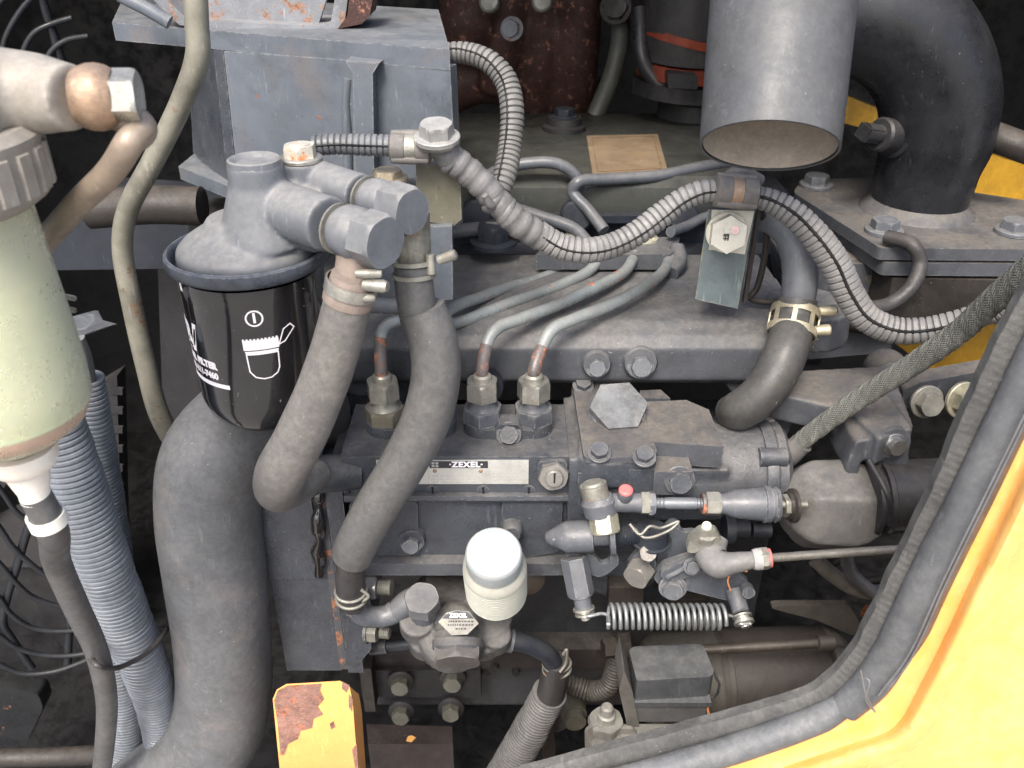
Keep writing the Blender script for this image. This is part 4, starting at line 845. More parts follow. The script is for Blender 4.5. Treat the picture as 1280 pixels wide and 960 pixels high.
# front steps
bm = BM(); box3(bm, (PY(786, 580, YG).x, YG - .004, gz(-.026)), (PY(818, 580, YG).x, YG + .02, gz(-.0045))); obj('front_step', bm, GPC, t, bev=.001)
bm = BM(); zslab(bm, [(818, 590), (818, 570), (860, 569), (866, 590)], zg - .004, .017); obj('side_step', bm, GPT, t, bev=.0012)
bolt(PY(849, 600, YG - .006), (0, -1, .25), S(14, .57), t, GPC, h=.75)
bm = BM(); yslab(bm, rnd_poly([(722, 592), (782, 592), (782, 640), (724, 642)], 5), YG - .001, .02); obj('front_step', bm, GPC, t, bev=.0015)
# lower governor body and idle spring housing
bm = BM(); lathe(bm, PY(770, 690, .47), (0, -1, .0), [(-.05, .034), (.008, .034), (.012, .028), (.013, .015)], 48)
box3(bm, (PY(716, 640, .46).x, .458, gz(-.105)), (PY(800, 640, .46).x, .52, gz(-.05)))
cast('lower_housing', bm, GPC, t, voxel=.0015, smooth=8)
# ============================================================ linkage on the governor
def rodp(bm, a, b, r, seg=20): return lathe(bm, a, b - a, [(0, r), ((b - a).length, r)], seg)
YL = .425
t = thing('throttle_rod', 'bright grey threaded rod with nuts and a rubber end cap in front of the governor', 'rod', PY(850, 628, YL))
a, b = PY(750, 628, YL), PY(968, 630, YL); ax = (b - a).normalized()
def at(px, dy=0): return PY(px, 628 + (px - 750) * .012 + dy, YL)
bm = BM(); lathe(bm, at(768), ax, [(0, .0058), (.012, .0058), (.018, .0062), (.0225, .0055)], 24); obj('rod_sleeve', bm, GP, t)
bm = BM(); hexa(bm, at(801), ax, .0072, .006, rot=.3); obj('lock_nut', bm, ZNO, t, bev=.0003)
bm = BM(); hexa(bm, at(811), ax, .0075, .0035, rot=.6); obj('lock_nut', bm, GPL, t, bev=.0003)
bm = BM(); n_ = 44; rings = [(k * .0011 + 0, .0034 if k % 2 else .0030) for k in range(0, 8)] + [(.010, .0036), (.026, .0036)] + [(.0265 + k * .0011, .0034 if k % 2 else .0030) for k in range(8)]
lathe(bm, at(816), ax, rings, 20); obj('threaded_rod', bm, mat('bright_blue_grey_steel', (.15, .165, .185), .34, .4, dust=.4, bump=.2), t)
bm = BM(); lathe(bm, at(877), ax, [(0, .0062), (.0015, .0066), (.003, .006)], 24); obj('rust_washer', bm, PIPER, t)
bm = BM(); hexa(bm, at(882), ax, .0075, .0085, rot=.2); obj('lock_nut', bm, ZNO, t, bev=.0003)
bm = BM(); lathe(bm, at(897), ax, [(0, .0058), (.004, .0062), (.010, .0085), (.022, .0096), (.027, .0100), (.0275, .0112), (.031, .0112), (.0315, .0100), (.0335, .0100), (.034, .0110), (.036, .0104), (.036, .004)], 40); obj('rubber_cap', bm, GP, t)
bm = BM(); lathe(bm, at(967), ax, [(0, .0022), (.02, .0022)], 16); obj('rod_tip', bm, ZNO, t)
# banjo at the left end of the rod: union, olive bolt head and red cap
t = thing('fuel_return_union', 'tarnished steel banjo union with a red paint dab on the governor front', 'union', PY(747, 625, YL))
ax2 = V((-.25, .30, 1)).normalized(); c = PY(748, 626, YL)
bm = BM(); lathe(bm, c - ax2 * .004 + V((-.002, .002, .004)), ax2, [(0, .0082), (.010, .0082), (.010, .0066), (.0115, .0058)], 28); obj('union_upper', bm, ZNO, t)
bm = BM(); lathe(bm, c - ax2 * .010, ax2, [(0, .0078), (.002, .0102), (.010, .0108), (.013, .0085)], 36); obj('union_eye', bm, GP, t)
bm = BM(); hexa(bm, c - ax2 * .008 + V((.001, -.002, 0)), V((.15, -.62, -.9)), .0088, .011, rot=.4); obj('union_bolt', bm, mat('olive_chipped_zinc', (.42, .40, .30), .4, .6, dust=.3, bump=.4, rust=.12, mott=.4), t, bev=.0004)
bm = BM(); tube(bm, [c + V((.004, -.002, -.002)), at(770)], [.0065, .0058], 20); obj('union_stem', bm, GP, t)
bm = BM(); p = at(781, -10); lathe(bm, p - Z * .004, V((0, -.3, 1)), [(0, .0046), (.006, .0046), (.009, .0042), (.011, .003)], 24); rc = obj('bleed_screw', bm, GP, t)
bm = BM(); lathe(bm, p + V((0, -.0018, .0025)), V((0, -.3, 1)), [(0, .0044), (.0035, .0042), (.0045, .003)], 24); obj('red_cap', bm, PNK, rc)
# idle spring capsule (pointed) and nut
t = thing('idle_spring_capsule', 'grey pointed cone-nosed capsule lying across the governor front', 'capsule', PY(735, 672, .425))
a = PY(681, 672, .428); ax = (PY(790, 668, .424) - a).normalized()
bm = BM(); lathe(bm, a, ax, [(0, .0018), (.001, .0034), (.012, .0092), (.014, .0098), (.028, .0100), (.030, .0096), (.0305, .0062), (.042, .0060)], 40); obj('capsule_body', bm, GP, t)
bm = BM(); lathe(bm, a + ax * .0395, ax, [(0, .0095), (.001, .0125), (.004, .0125), (.0045, .009)], 36); obj('flange_ring', bm, GP, t)
bm = BM(); lathe(bm, a + ax * .044, ax, [(k * .0008, .0066 if k % 2 else .0058) for k in range(26)], 24); obj('threaded_sleeve', bm, BLU, t)
bm = BM(); P, _ = smoothpath([PY(787, 655, .412), PY(800, 668, .408), PY(812, 658, .41), PY(826, 660, .412), PY(848, 652, .414), PY(838, 662, .412), PY(806, 672, .408), PY(792, 660, .412)]); sweep(bm, P, lambda i: .0009, 8); obj('twisted_seal_wire', bm, ZNO, t, smooth=80)
# stop lever post with hex spacer at left
t = thing('spring_post', 'long grey hexagonal spacer post holding the left end of the coil spring', 'post', PY(720, 730, .425))
bm = BM(); P = rnd_poly([(703, 700), (712, 692), (742, 694), (752, 706), (762, 702), (764, 690), (772, 692), (774, 705), (762, 716), (750, 722), (732, 716), (706, 712)], 4); yslab(bm, P, .428, .004); obj('lever_plate', bm, GP, t, bev=.0008)
a = PY(718, 700, .424); b = PY(730, 762, .410); ax = (b - a).normalized(); L_ = (b - a).length
bm = BM(); hexa(bm, a - ax * .002, ax, .0085, L_ * .78, rot=.3); obj('hex_spacer', bm, GP, t, bev=.0004)
bm = BM(); lathe(bm, a + ax * L_ * .72, ax, [(0, .0056), (L_ * .28, .0053)], 24); obj('spacer_neck', bm, GP, t)
bm = BM(); lathe(bm, b - ax * .002, ax, [(0, .0045), (.0006, .0068), (.002, .0068), (.0024, .0045), (.0036, .0045), (.0038, .0062), (.0052, .0062), (.0056, .003), (.0085, .0028)], 30); obj('end_washer', bm, ZN, t)
SPL = b + ax * .0012
# control levers
t = thing('control_lever', 'dark grey stacked control lever plates with bolts above the coil spring', 'lever', PY(860, 700, .42))
def lev(pts, Y, th, m=GP, nm='lever_plate', tilt=.0):
    bm = BM(); P = [PY(x, y, Y + tilt * (y - 700) / 100.) for x, y in rnd_poly(pts, 6)]; prism(bm, P, (0, th, 0)); return obj(nm, bm, m, t, bev=.0009)
lev([(822, 700), (824, 668), (838, 652), (850, 654), (852, 666), (870, 664), (880, 676), (884, 706), (866, 730), (838, 728), (816, 716)], .432, .004)
lev([(784, 706), (796, 690), (812, 684), (820, 700), (820, 722), (800, 726), (784, 720)], .426, .004, GPC)
lev([(816, 722), (828, 706), (880, 690), (905, 700), (938, 730), (934, 752), (905, 750), (858, 738), (828, 736)], .422, .0045)
lev([(824, 716), (872, 694), (890, 700), (878, 716), (832, 730)], .4165, .004)
bm = BM(); tube(bm, [PY(834, 722, .4160), PY(868, 700, .4160), PY(872, 678, .4185)], [.0016] * 3, 8); obj('lever_rib', bm, GP, t)
bolt(PY(841, 734, .4185), (-.1, -1, .15), S(13, .57), t, HEX, h=.7)
bolt(PY(865, 708, .4145), (0, -1, .5), S(8, .57), t, GP, h=.7)
bm = BM(); hexa(bm, PY(803, 710, .425), V((-.5, -.75, -.1)), .0090, .010, rot=.2); obj('stop_nut', bm, mat('worn_steel_nut', (0, 0, 0)), t, bev=.0005)
bolt(PY(809, 692, .414), (.1, -.7, .75), S(11, .56), t, mat('rusty_bolt', (.22, .2, .18), .45, .5, rust=.4, bump=.4, rustcol=(.25, .12, .07)), h=.5, washer=False, name='pivot_bolt')
bm = BM(); lathe(bm, PY(814, 676, .424), (0, 0, 1), [(0, .0125), (.001, .0125), (.0015, .011), (.009, .010)], 30); obj('return_spring_cup', bm, BLU, t)
a = PY(919, 742, .420); b = PY(927, 768, .408); ax = (b - a).normalized(); L_ = (b - a).length
bm = BM(); lathe(bm, a - ax * .002, ax, [(0, .0058), (L_, .0054), (L_ + .001, .0045)], 28); obj('spring_pin', bm, GP, t)
bm = BM(); lathe(bm, PY(933, 735, .4185), (0, -1, .2), [(0, .0042), (.006, .0040)], 20); obj('rivet', bm, GP, t)
bm = BM(); lathe(bm, b, ax, [(0, .0045), (.0006, .0062), (.0018, .0062), (.002, .0045), (.004, .0045), (.0042, .0064), (.0060, .0064), (.0064, .003), (.0085, .0026)], 30); obj('end_washer', bm, ZN, t)
SPR1 = b + ax * .003
# coil spring
t = thing('coil_spring', 'grey coil spring stretched sideways between two pins below the levers', 'spring', PY(832, 770, .41))
s0, s1 = PY(759, 770, .411), PY(905, 771, .411); ax = (s1 - s0).normalized(); a_, u, w = basis(ax); Ns = 19; path = []; Rs = S(13.6, .60)
K = 28
for k in range(int(Ns * K) + 1):
    th = 2 * math.pi * k / K; path.append(s0 + ax * ((s1 - s0).length * k / (Ns * K)) + (u * math.cos(th) + w * math.sin(th)) * Rs)
bm = BM(); sweep(bm, path, lambda i: .00125, 8); obj('coils', bm, SPR, t, smooth=80)
bm = BM(); P, _ = smoothpath([SPL + V((-.004, 0, -.001)), SPL + V((.002, -.005, .001)), s0 + V((-.004, -.004, .006)), s0 + V((.0, -.004, .004)), s0 + V((.001, -.005, -.003)), path[0]]); sweep(bm, P, lambda i: .00115, 8); obj('left_hook', bm, SPR, t, smooth=80)
bm = BM(); P, _ = smoothpath([path[-1], s1 + V((.002, 0, .001)), s1 + V((.006, 0, 0)), SPR1 + V((-.003, -.004, 0)), SPR1 + V((.004, -.004, 0))]); sweep(bm, P, lambda i: .00115, 8); obj('right_hook', bm, SPR, t, smooth=80)
# cable end with ball joint
t = thing('throttle_cable_end', 'rounded grey rubber boot elbow and rod of the throttle cable', 'cable', PY(900, 700, .41))
bm = BM(); tube(bm, [PY(893, 672, .415), PY(888, 690, .408), PY(897, 704, .400), (PY(920, 703, .398)), PY(945, 699, .398)], [S(17, .55), S(19, .55), S(18, .54), S(12.5, .54), S(10, .54)], 32, n=12); obj('rubber_boot', bm, mat('grey_rubber_boot', (.13, .13, .13), .45, dust=.5, bump=.3, dustcol=(.25, .24, .22), side=.5), t, smooth=60)
ax = (PY(1000, 694, .398) - PY(945, 699, .398)).normalized()
bm = BM(); lathe(bm, PY(941, 699.5, .398), ax, [(0, .0058), (.002, .0064), (.005, .0064), (.0055, .0055)], 28); obj('boot_collar', bm, GYS if False else GRYP, t)
bm = BM(); hexa(bm, PY(950, 698.6, .398), ax, .0066, .005); obj('end_nut', bm, ZNO, t, bev=.0003)
bm = BM(); lathe(bm, PY(958, 697.8, .398), ax, [(0, .0058), (.0025, .0056), (.003, .004)], 24); obj('red_collar', bm, PNK, t)
bm = BM(); tube(bm, [PY(962, 697.5, .398), PY(1040, 692, .398), PY(1150, 685, .398)], .0026, 16); obj('cable_rod', bm, mat('grimy_steel_rod', (.13, .125, .11), .5, .4, dust=.3, bump=1.2, rust=.3, fine=500), t, smooth=60)
ax = V((-.03, -.35, 1)).normalized(); c = PY(884, 678, .412)
bm = BM(); lathe(bm, c - ax * .004, ax, [(0, .0104), (.0015, .0108), (.003, .0100), (.004, .0104), (.0055, .0092), (.0062, .006)], 36); obj('boot_bellows', bm, BLU, t)
bm = BM(); yslab(bm, rnd_poly([(858, 690), (862, 676), (876, 664), (896, 664), (903, 676), (898, 684), (880, 684), (868, 692)], 4), .404, .006); obj('spring_clip', bm, ZNO, t, bev=.0006)
bm = BM(); hexa(bm, PY(882, 672, .409), ax, .0066, .0058, rot=.3); obj('ball_nut', bm, ZNO, t, bev=.0004)
bm = BM(); lathe(bm, PY(882, 663, .409), ax, [(0, .0034), (.004, .0032), (.006, .0026)], 20); obj('stud', bm, WMK, t)
bm = BM(); P, _ = smoothpath([PY(898, 712, .396), PY(910, 716, .396), PY(914, 736, .397)] if False else [PY(913, 738, .400), PY(910, 724, .398), PY(918, 714, .396), PY(934, 714, .396)]); sweep(bm, P, lambda i: .0005, 6)
single('thread_strand', bm, COP, 'thin loose orange strand curling below the rubber boot', 'thread', smooth=80)
bm = BM(); lathe(bm, PY(905, 660, .45), X, [(0, .010), (.006, .010), (.007, .006), (.016, .006)], 24); lathe(bm, PY(940, 662, .45), X, [(0, .005), (.012, .005)], 20)
single('shadowed_union', bm, BLU, 'dark threaded union in shadow above the rubber boot', 'union')
bm = BM(); box3(bm, PY(760, 762, .445), PY(805, 735, .445) + V((0, .02, 0))); single('support_foot', bm, BLKB, 'small dark square foot under the governor by the spring', 'foot', bev=.001)
bm = BM(); box3(bm, PY(836, 762, .47), PY(885, 750, .47) + V((0, .02, 0))); single('rear_foot', bm, BLKB, 'flat dark foot behind the middle of the coil spring', 'foot', bev=.001)

# ============================================================ stop solenoid at the right
t = thing('stop_solenoid', 'dusty black solenoid with a boot-shaped rubber cover and round can', 'solenoid', PY(1060, 625, .44))
bm = BM(); lathe(bm, PY(974, 630, .452), V((1, -.01, -.01)), [(0, .012), (.004, .018), (.012, .027), (.018, .0305), (.042, .0315), (.050, .029), (.058, .024), (.062, .022)], 6, hexn=6, rot=.28)
cast('rubber_cover', bm, mat('dusty_black_rubber', (.085, .085, .085), .36, dust=.7, bump=.3, dustcol=(.20, .185, .165), side=.5), t, voxel=.0016, smooth=9)
bm = BM(); lathe(bm, PY(1084, 622, .445), V((1, .02, .03)), [(0, .023), (.003, .0235), (.004, .021), (.006, .021), (.006, .0245), (.009, .0245), (.010, .023), (.065, .023)], 48); obj('solenoid_can', bm, BLK, t)
bm = BM(); tube(bm, [PY(1086, 575, .43), PY(1110, 620, .412), PY(1112, 655, .42)], [.0018] * 3, 10); obj('bail_wire', bm, BLKD, t)
ax = V((-1, -.1, .05)).normalized(); bm = BM(); lathe(bm, PY(993, 632, .428), ax, [(0, .0105), (.002, .0105), (.003, .0085), (.005, .0085)], 30); obj('boot_collar', bm, GRYP if False else BLKB, t)
bm = BM(); hexa(bm, PY(988, 632, .427), ax, .0072, .005); obj('lock_nut', bm, ZNO, t, bev=.0003)
# ============================================================ braided hose
t = thing('braided_hose', 'grey-green braided hose running diagonally up to the right', 'hose', PY(1150, 450, .45))
P = [(984, 566, .475, 12), (1010, 545, .47, 12), (1050, 515, .462, 12.5), (1100, 482, .45, 13.5), (1150, 450, .435, 14.5), (1200, 414, .42, 16), (1250, 368, .40, 17.5), (1300, 325, .38, 19)]
Pm, R = yp(P); path, par = smoothpath(Pm, n=14); path, par = resample(path, par, .0016)
bm = BM(); n = len(path)
sweep(bm, path, lambda i: S(11 + 6 * (i / n) ** 1.2, depth(path[i])) * .93, 20); cb = obj('hose_core', bm, RUBD, t, smooth=70)
# the braid: strands in two hands
def strands(sgn, N_=26):
    bm = BM(); T = [(path[min(n - 1, i + 1)] - path[max(0, i - 1)]).normalized() for i in range(n)]; a, u0, w0 = basis(T[0]); U = [u0]
    for i in range(1, n): q = T[i - 1].rotation_difference(T[i]); uu = q @ U[-1]; U.append((uu - T[i] * uu.dot(T[i])).normalized())
    for s in range(N_):
        pp = []
        for i in range(n):
            R_ = S(11 + 6 * (i / n) ** 1.2, depth(path[i])) * .95; th = 2 * math.pi * s / N_ + sgn * i * .155; ww = T[i].cross(U[i]); pp.append(path[i] + (U[i] * math.cos(th) + ww * math.sin(th)) * (R_ + .0003 * math.sin(i * 1.4 + s)))
        sweep(bm, pp, lambda i: .00045, 5)
    return bm
BRAID = mat('braid_olive_grey', (.135, .14, .125), .5, dust=.4, bump=.1, dustcol=(.13, .125, .11), side=.5)
obj('braid', strands(1), BRAID, t, smooth=80)['kind'] = 'stuff'; obj('braid', strands(-1), BRAID, t, smooth=80)['kind'] = 'stuff'
bm = BM(); tube(bm, [PY(960, 572, .478), PY(980, 570, .475), PY(1004, 553, .471)], [S(18, .55), S(17, .55), S(14, .55)], 24); obj('hose_ferrule', bm, mat('dusty_black_rubber', (0, 0, 0)), t, smooth=60)
# ---- right bracket
t = thing('engine_bracket', 'dusty angular cast bracket with a bright bolt under the braided hose', 'bracket', PY(1060, 500, .53))
bm = BM(); zb2 = -.292
zslab(bm, rnd_poly([(962, 490), (998, 462), (1112, 456), (1128, 492), (1143, 532), (1100, 548), (1062, 512), (1018, 502)], 4), zb2, .020)
yslab(bm, rnd_poly([(1070, 552), (1098, 546), (1142, 535), (1134, 592), (1100, 600), (1092, 575), (1078, 575), (1072, 600), (1056, 590)], 4), .448, .04)
tube(bm, [PY(1035, 520, .53), PY(1062, 548, .51), PY(1078, 590, .51)], [.008, .006, .005], 12)
cast('bracket_casting', bm, GPT, t, voxel=.0014, smooth=5)
p = PY(1116, 554, .447); bm = BM(); lathe(bm, p + Yv * .004, (.1, -1, .1), [(0, .0105), (.005, .0100)], 30); obj('bolt_boss', bm, GPT, t)
bolt(p - Yv * .001, (.15, -1, .1), S(11, .56), t, CHR, h=.9)
bm = BM(); lathe(bm, PY(957, 520, .52), (.2, -1, .1), [(0, .0125), (.014, .0125), (.017, .010)], 32); obj('dowel', bm, GPL, t)
t = thing('engine_bracket', 'cross strip with two olive bolts left of the rubber seal', 'bracket', PY(1180, 495, .52))
bm = BM(); yslab(bm, rnd_poly([(1128, 488), (1150, 478), (1240, 462), (1240, 505), (1150, 515), (1130, 508)], 5), .53, .015); lathe(bm, PY(1112, 472, .56), (-.3, -1, .3), [(-.03, .016), (.02, .015)], 24); obj('strip', bm, GPT, t, bev=.002)
bolt(PY(1158, 502, .522), (.1, -1, .2), S(17, .58), t, ZNO, h=.8); bolt(PY(1203, 500, .520), (.25, -1, .25), S(19, .58), t, mat('olive_chipped_zinc', (0, 0, 0)), h=.8)

# ============================================================ bent metal pipe with yellow clamp and black hose
t = thing('breather_pipe', 'smooth grey bent pipe curving down right of the upright post', 'pipe', PY(1000, 340, .55))
yt('pipe_body', [(935, 268, .565, 17), (962, 272, .55, 19), (985, 288, .54, 21), (998, 318, .53, 22), (1000, 350, .525, 22), (996, 384, .52, 21)], GPL if False else mat('satin_grey_pipe', (.11, .12, .135), .33, dust=.45, bump=.12, speck=.5, dustcol=(.25, .245, .23)), t, seg=36, n=12)
t = thing('breather_hose', 'black rubber hose with a yellowish clamp hanging from the bent grey pipe', 'hose', PY(980, 440, .54))
yt('hose_body', [(996, 374, .521, 25), (992, 400, .515, 26), (982, 440, .495, 27), (965, 476, .485, 27), (944, 500, .482, 26), (926, 512, .484, 25), (914, 516, .492, 22)], mat('worn_black_hose', (.024, .025, .027), .32, dlo=.6, dust=.35, bump=.25, dustcol=(.20, .19, .17), side=.5, speck=.5, stain=.3, staincol=(.08, .05, .035)), t, seg=40, n=12)
c = PY(992, 403, .5145); axc = (PY(996, 374, .521) - PY(985, 430, .500)).normalized(); RR = S(28.6, depth(c))
for s in (-.0065, .0065): clampband(t, c + axc * s, axc, RR, .0048, CAD, th=.001)
for ang in range(0, 360, 45):
    a_, u, w = basis(axc); dv = u * math.cos(rad(ang)) + w * math.sin(rad(ang)); bm = BM(); q = c + dv * (RR + .0001); tv = axc.cross(dv) * .0015
    prism(bm, [q - tv - axc * .006, q + tv - axc * .006, q + tv + axc * .006, q - tv + axc * .006], dv * .0009); obj('clamp_bridge', bm, CAD, t)
for s, L_ in ((.0075, .012), (-.006, .010)):
    q = c + axc * s + cam_dir(.92, 0, -.3) * RR; bm = BM(); lathe(bm, q - X * .001, cam_dir(1, .05, -.15), [(0, .0030), (L_ * .6, .0036), (L_ * .9, .0036), (L_, .0025)], 16); obj('clamp_tab', bm, CAD, t)

# ============================================================ upright post with a marked bolt and cable clip
t = thing('upright_post', 'grey upright post with a cream marked bolt on its white-painted top', 'post', PY(905, 300, .53))
Q = [PY(885, 262, .53), PY(944, 262, .53), PY(922, 386, .53), PY(869, 374, .53)]
bm = BM(); prism(bm, Q, (.002, .004, 0)); obj('front_plate', bm, mat('slate_post_paint', (.12, .15, .155), .42, dust=.3, speck=.5, bump=.2, wear=.8, dustcol=(.25, .25, .23), wearcol=(.45, .36, .22)), t, bev=.0012)
bm = BM(); prism(bm, [PY(948, 262, .532), PY(952, 262, .532), PY(934, 378, .532), PY(929, 380, .532)], (.001, .008, 0)); obj('side_plate', bm, BLKB, t, bev=.001)
bm = BM(); prism(bm, [PY(890, 262, .5288), PY(943, 264, .5288), PY(931, 318, .5288), PY(886, 312, .5288)], (0, .0008, 0)); obj('paint_patch', bm, WMK, t)
p = PY(908, 290, .527); axb = V((-.02, -1, .12)).normalized(); bm = BM(); lathe(bm, p, axb, [(0, .0130), (.0012, .0130), (.0018, .0124)], 36); hb = obj('bolt_flange', bm, WMK, t)
bm = BM(); lathe(bm, p + axb * .0015, axb, [(0, .0121), (.0062, .0121)], 6, hexn=6, rot=.5); obj('bolt_head', bm, WMK, hb, bev=.0006)
q = p + axb * .0083 + V((-.0035, 0, -.0035)); bm = BM()
for i in range(4):
    for j in range(5):
        if (i + j) % 2 or random.random() < .6: cc = q + V((i * .0009, 0, j * .0009)); prism(bm, [cc, cc + X * .0008, cc + X * .0008 + Z * .0008, cc + Z * .0008], (0, -.0001, 0))
obj('stamped_mark', bm, INK, hb)
bm = BM(); lathe(bm, p + axb * .0078 + V((.0035, 0, .003)), axb, [(0, .0028), (.0002, .0026)], 20); obj('pink_mark', bm, mat('faint_pink_ink', (.72, .52, .50), .6, bump=0), hb)
bm = BM(); tube(bm, [PY(950, 256, .54), PY(958, 300, .55), PY(946, 360, .55), PY(938, 372, .55), PY(960, 378, .55), PY(985, 372, .555)], .0022, 10); obj('bent_rod', bm, BLKB, t, smooth=70)

# ============================================================ wiring conduits over the engine
def slit(parent, P, R, off, m=SLIT, r=.0008, wob=.0):
    path, par = smoothpath(P, n=14); pts = []
    for i, q in enumerate(path):
        s = par[i] * (len(R) - 1); k = min(len(R) - 2, int(s)); b = R[k] * (1 - s + k) + R[k + 1] * (s - k)
        tt_ = (path[min(len(path) - 1, i + 1)] - path[max(0, i - 1)]).normalized(); o_ = V(off); o_ = (o_ - tt_ * o_.dot(tt_)).normalized()
        pts.append(q + o_ * b * .965)
    bm = BM(); sweep(bm, pts, lambda i: r, 6); return obj('conduit_slit', bm, m, parent, smooth=80)
def loom(label, pts, m=CONW, pitch=.0038, dep=.15, off=None, r=.0007, lo=.3):
    P, R = yp(pts); t = thing('wiring_conduit', label, 'conduit', P[len(P) // 2]); bm = BM(); corrug(bm, P, R, pitch, dep, 26, waves=5, lo_frac=lo); obj('corrugated_sleeve', bm, m, t, smooth=40)
    if off is not None: slit(t, P, R, off, r=r)
    return t
WY = .50
loom('grey corrugated wiring conduit leaving the rusty-topped filter bolt towards the first clip', [(392, 182, .50, 13), (420, 180, .50, 13), (452, 181, .50, 13.5), (488, 182, .50, 13.5)], CONG, off=cam_dir(0, -.35, -1), pitch=.0034)
loom('grey corrugated branch conduit arching from behind the bracket down to the taped junction', [(545, 68, .56, 13), (580, 66, .56, 13), (610, 76, .555, 14), (632, 100, .55, 15), (640, 135, .54, 15), (638, 180, .53, 15), (630, 222, .515, 15), (620, 250, .507, 14)], mat('dim_conduit_plastic', (.10, .10, .10), .5, dust=.55, bump=.2, dustcol=(.24, .23, .21), side=.5), off=cam_dir(-.45, 0, -1), pitch=.0034)
t = thing('wiring_conduit', 'taped wiring conduit section between the first clip and the branch junction', 'conduit', PY(590, 215, WY))
P, R = yp([(540, 180, .498, 14), (556, 192, .498, 16), (582, 212, .50, 18), (604, 232, .50, 18), (622, 252, .50, 17), (645, 276, .50, 18), (676, 296, .505, 17)]); path, par = smoothpath(P, n=14); path, par = resample(path, par, .0012)
bm = BM(); rn = [random.uniform(-.0004, .0004) for _ in range(len(path) + 1)]
def fr(i):
    s = par[i] * (len(R) - 1); k = min(len(R) - 2, int(s)); b = R[k] * (1 - s + k) + R[k + 1] * (s - k); return b + (.00045 if (i % 7) < 4 else -.0002) + rn[i] * .6
sweep(bm, path, fr, 26); obj('tape_wrap', bm, TAPE, t, smooth=60)
for (px, py, an) in ((612, 246, .8), (628, 262, .5), (560, 196, .9)):
    c = PY(px, py, WY); bm = BM(); axw = (PY(px + 20, py + 20 * an, WY) - c).normalized(); lathe(bm, c, axw, [(0, S(16, .53)), (.0012, S(18.5, .53)), (.004, S(18.7, .53)), (.005, S(17, .53))], 28); obj('tape_fold', bm, TAPE, t, smooth=60)
bm = BM(); tube(bm, [PY(624, 248, .50), PY(614, 256, .492), PY(606, 244, .488)], [.0022, .003, .0018], 10); obj('tape_fold', bm, TAPE, t, smooth=60)
loom('pale weathered split conduit sagging in front of the junction block up to the second clip', [(672, 292, .505, 17), (700, 308, .505, 17), (730, 313, .505, 16.5), (762, 308, .51, 16), (795, 292, .515, 16), (825, 270, .52, 16), (852, 250, .522, 15), (875, 240, .522, 14.5), (893, 238, .522, 14)], CONW, off=cam_dir(.2, -.35, -1), pitch=.0042, dep=.16, lo=.25)
loom('grey split conduit falling from the second clip in a wide loop to the right', [(945, 246, .522, 14), (965, 252, .52, 15), (992, 268, .515, 17), (1018, 294, .51, 18.5), (1044, 330, .505, 19), (1062, 368, .50, 18.5), (1084, 398, .495, 18), (1120, 413, .49, 17), (1160, 412, .485, 16.5), (1200, 402, .48, 16), (1240, 388, .475, 15), (1262, 380, .47, 14)], mat('greyer_conduit_plastic', (.13, .13, .13), .45, dust=.6, bump=.2, dustcol=(.30, .285, .265), side=.5), off=cam_dir(-.25, -.1, -1), pitch=.0042, dep=.15, r=.0011, lo=.3)
def clip(label, px, py, Y, ax, R, L_, mcore=ZNO):
    t = thing('cable_clip', label, 'clip', PY(px, py, Y)); c = PY(px, py, Y); ax = V(ax).normalized()
    for s in (-1, 1):
        bm = BM(); lathe(bm, c + ax * (s * L_ * .30 - L_ * .2), ax, [(0, R * .86), (.001, R * 1.04), (L_ * .36, R * 1.04), (L_ * .4, R * .9)], 36); obj('rubber_sleeve', bm, CLIP, t, smooth=50)
    bm = BM(); lathe(bm, c - ax * L_ * .2, ax, [(0, R * .98), (L_ * .4, R * .98)], 30); obj('metal_band', bm, mcore, t)
    for s in (-1, 1):
        a_, u, w = basis(ax); q = c + cam_dir(0, s * .95, -.3) * R * .9; bm = BM(); tube(bm, [q - ax * L_ * .45, q, q + ax * L_ * .45], [R * .28, R * .32, R * .28], 14); obj('rubber_lip', bm, CLIP, t, smooth=70)
    return t
t = clip('rubber-lined clip holding the taped conduit beside the large pale bolt', 513, 185, .498, (1, 0, -.02), S(18, .51), S(50, .51))
bm = BM(); p = PY(546, 168, .494); lathe(bm, p - Z * .006, (0, -.15, 1), [(0, .0105), (.002, .0115), (.004, .0115)], 28); obj('washer', bm, ZNO, t)
bolt(p - Z * .002, (0, -.2, 1), S(21, .52), t, mat('pale_dusty_bolt', (.27, .27, .265), .45, .3, dust=.6, bump=.4, dustcol=(.42, .41, .38)), h=.75)
t = clip('rubber-lined clip at the top of the upright post under the tailpipe', 919, 240, .522, (1, 0, -.08), S(19, .54), S(54, .54), BR)
bm = BM(); tube(bm, [PY(905, 225, .53), PY(925, 214, .535), PY(950, 226, .54)], [.004] * 3, 12); obj('clip_bridge', bm, CLIP, t, smooth=70)

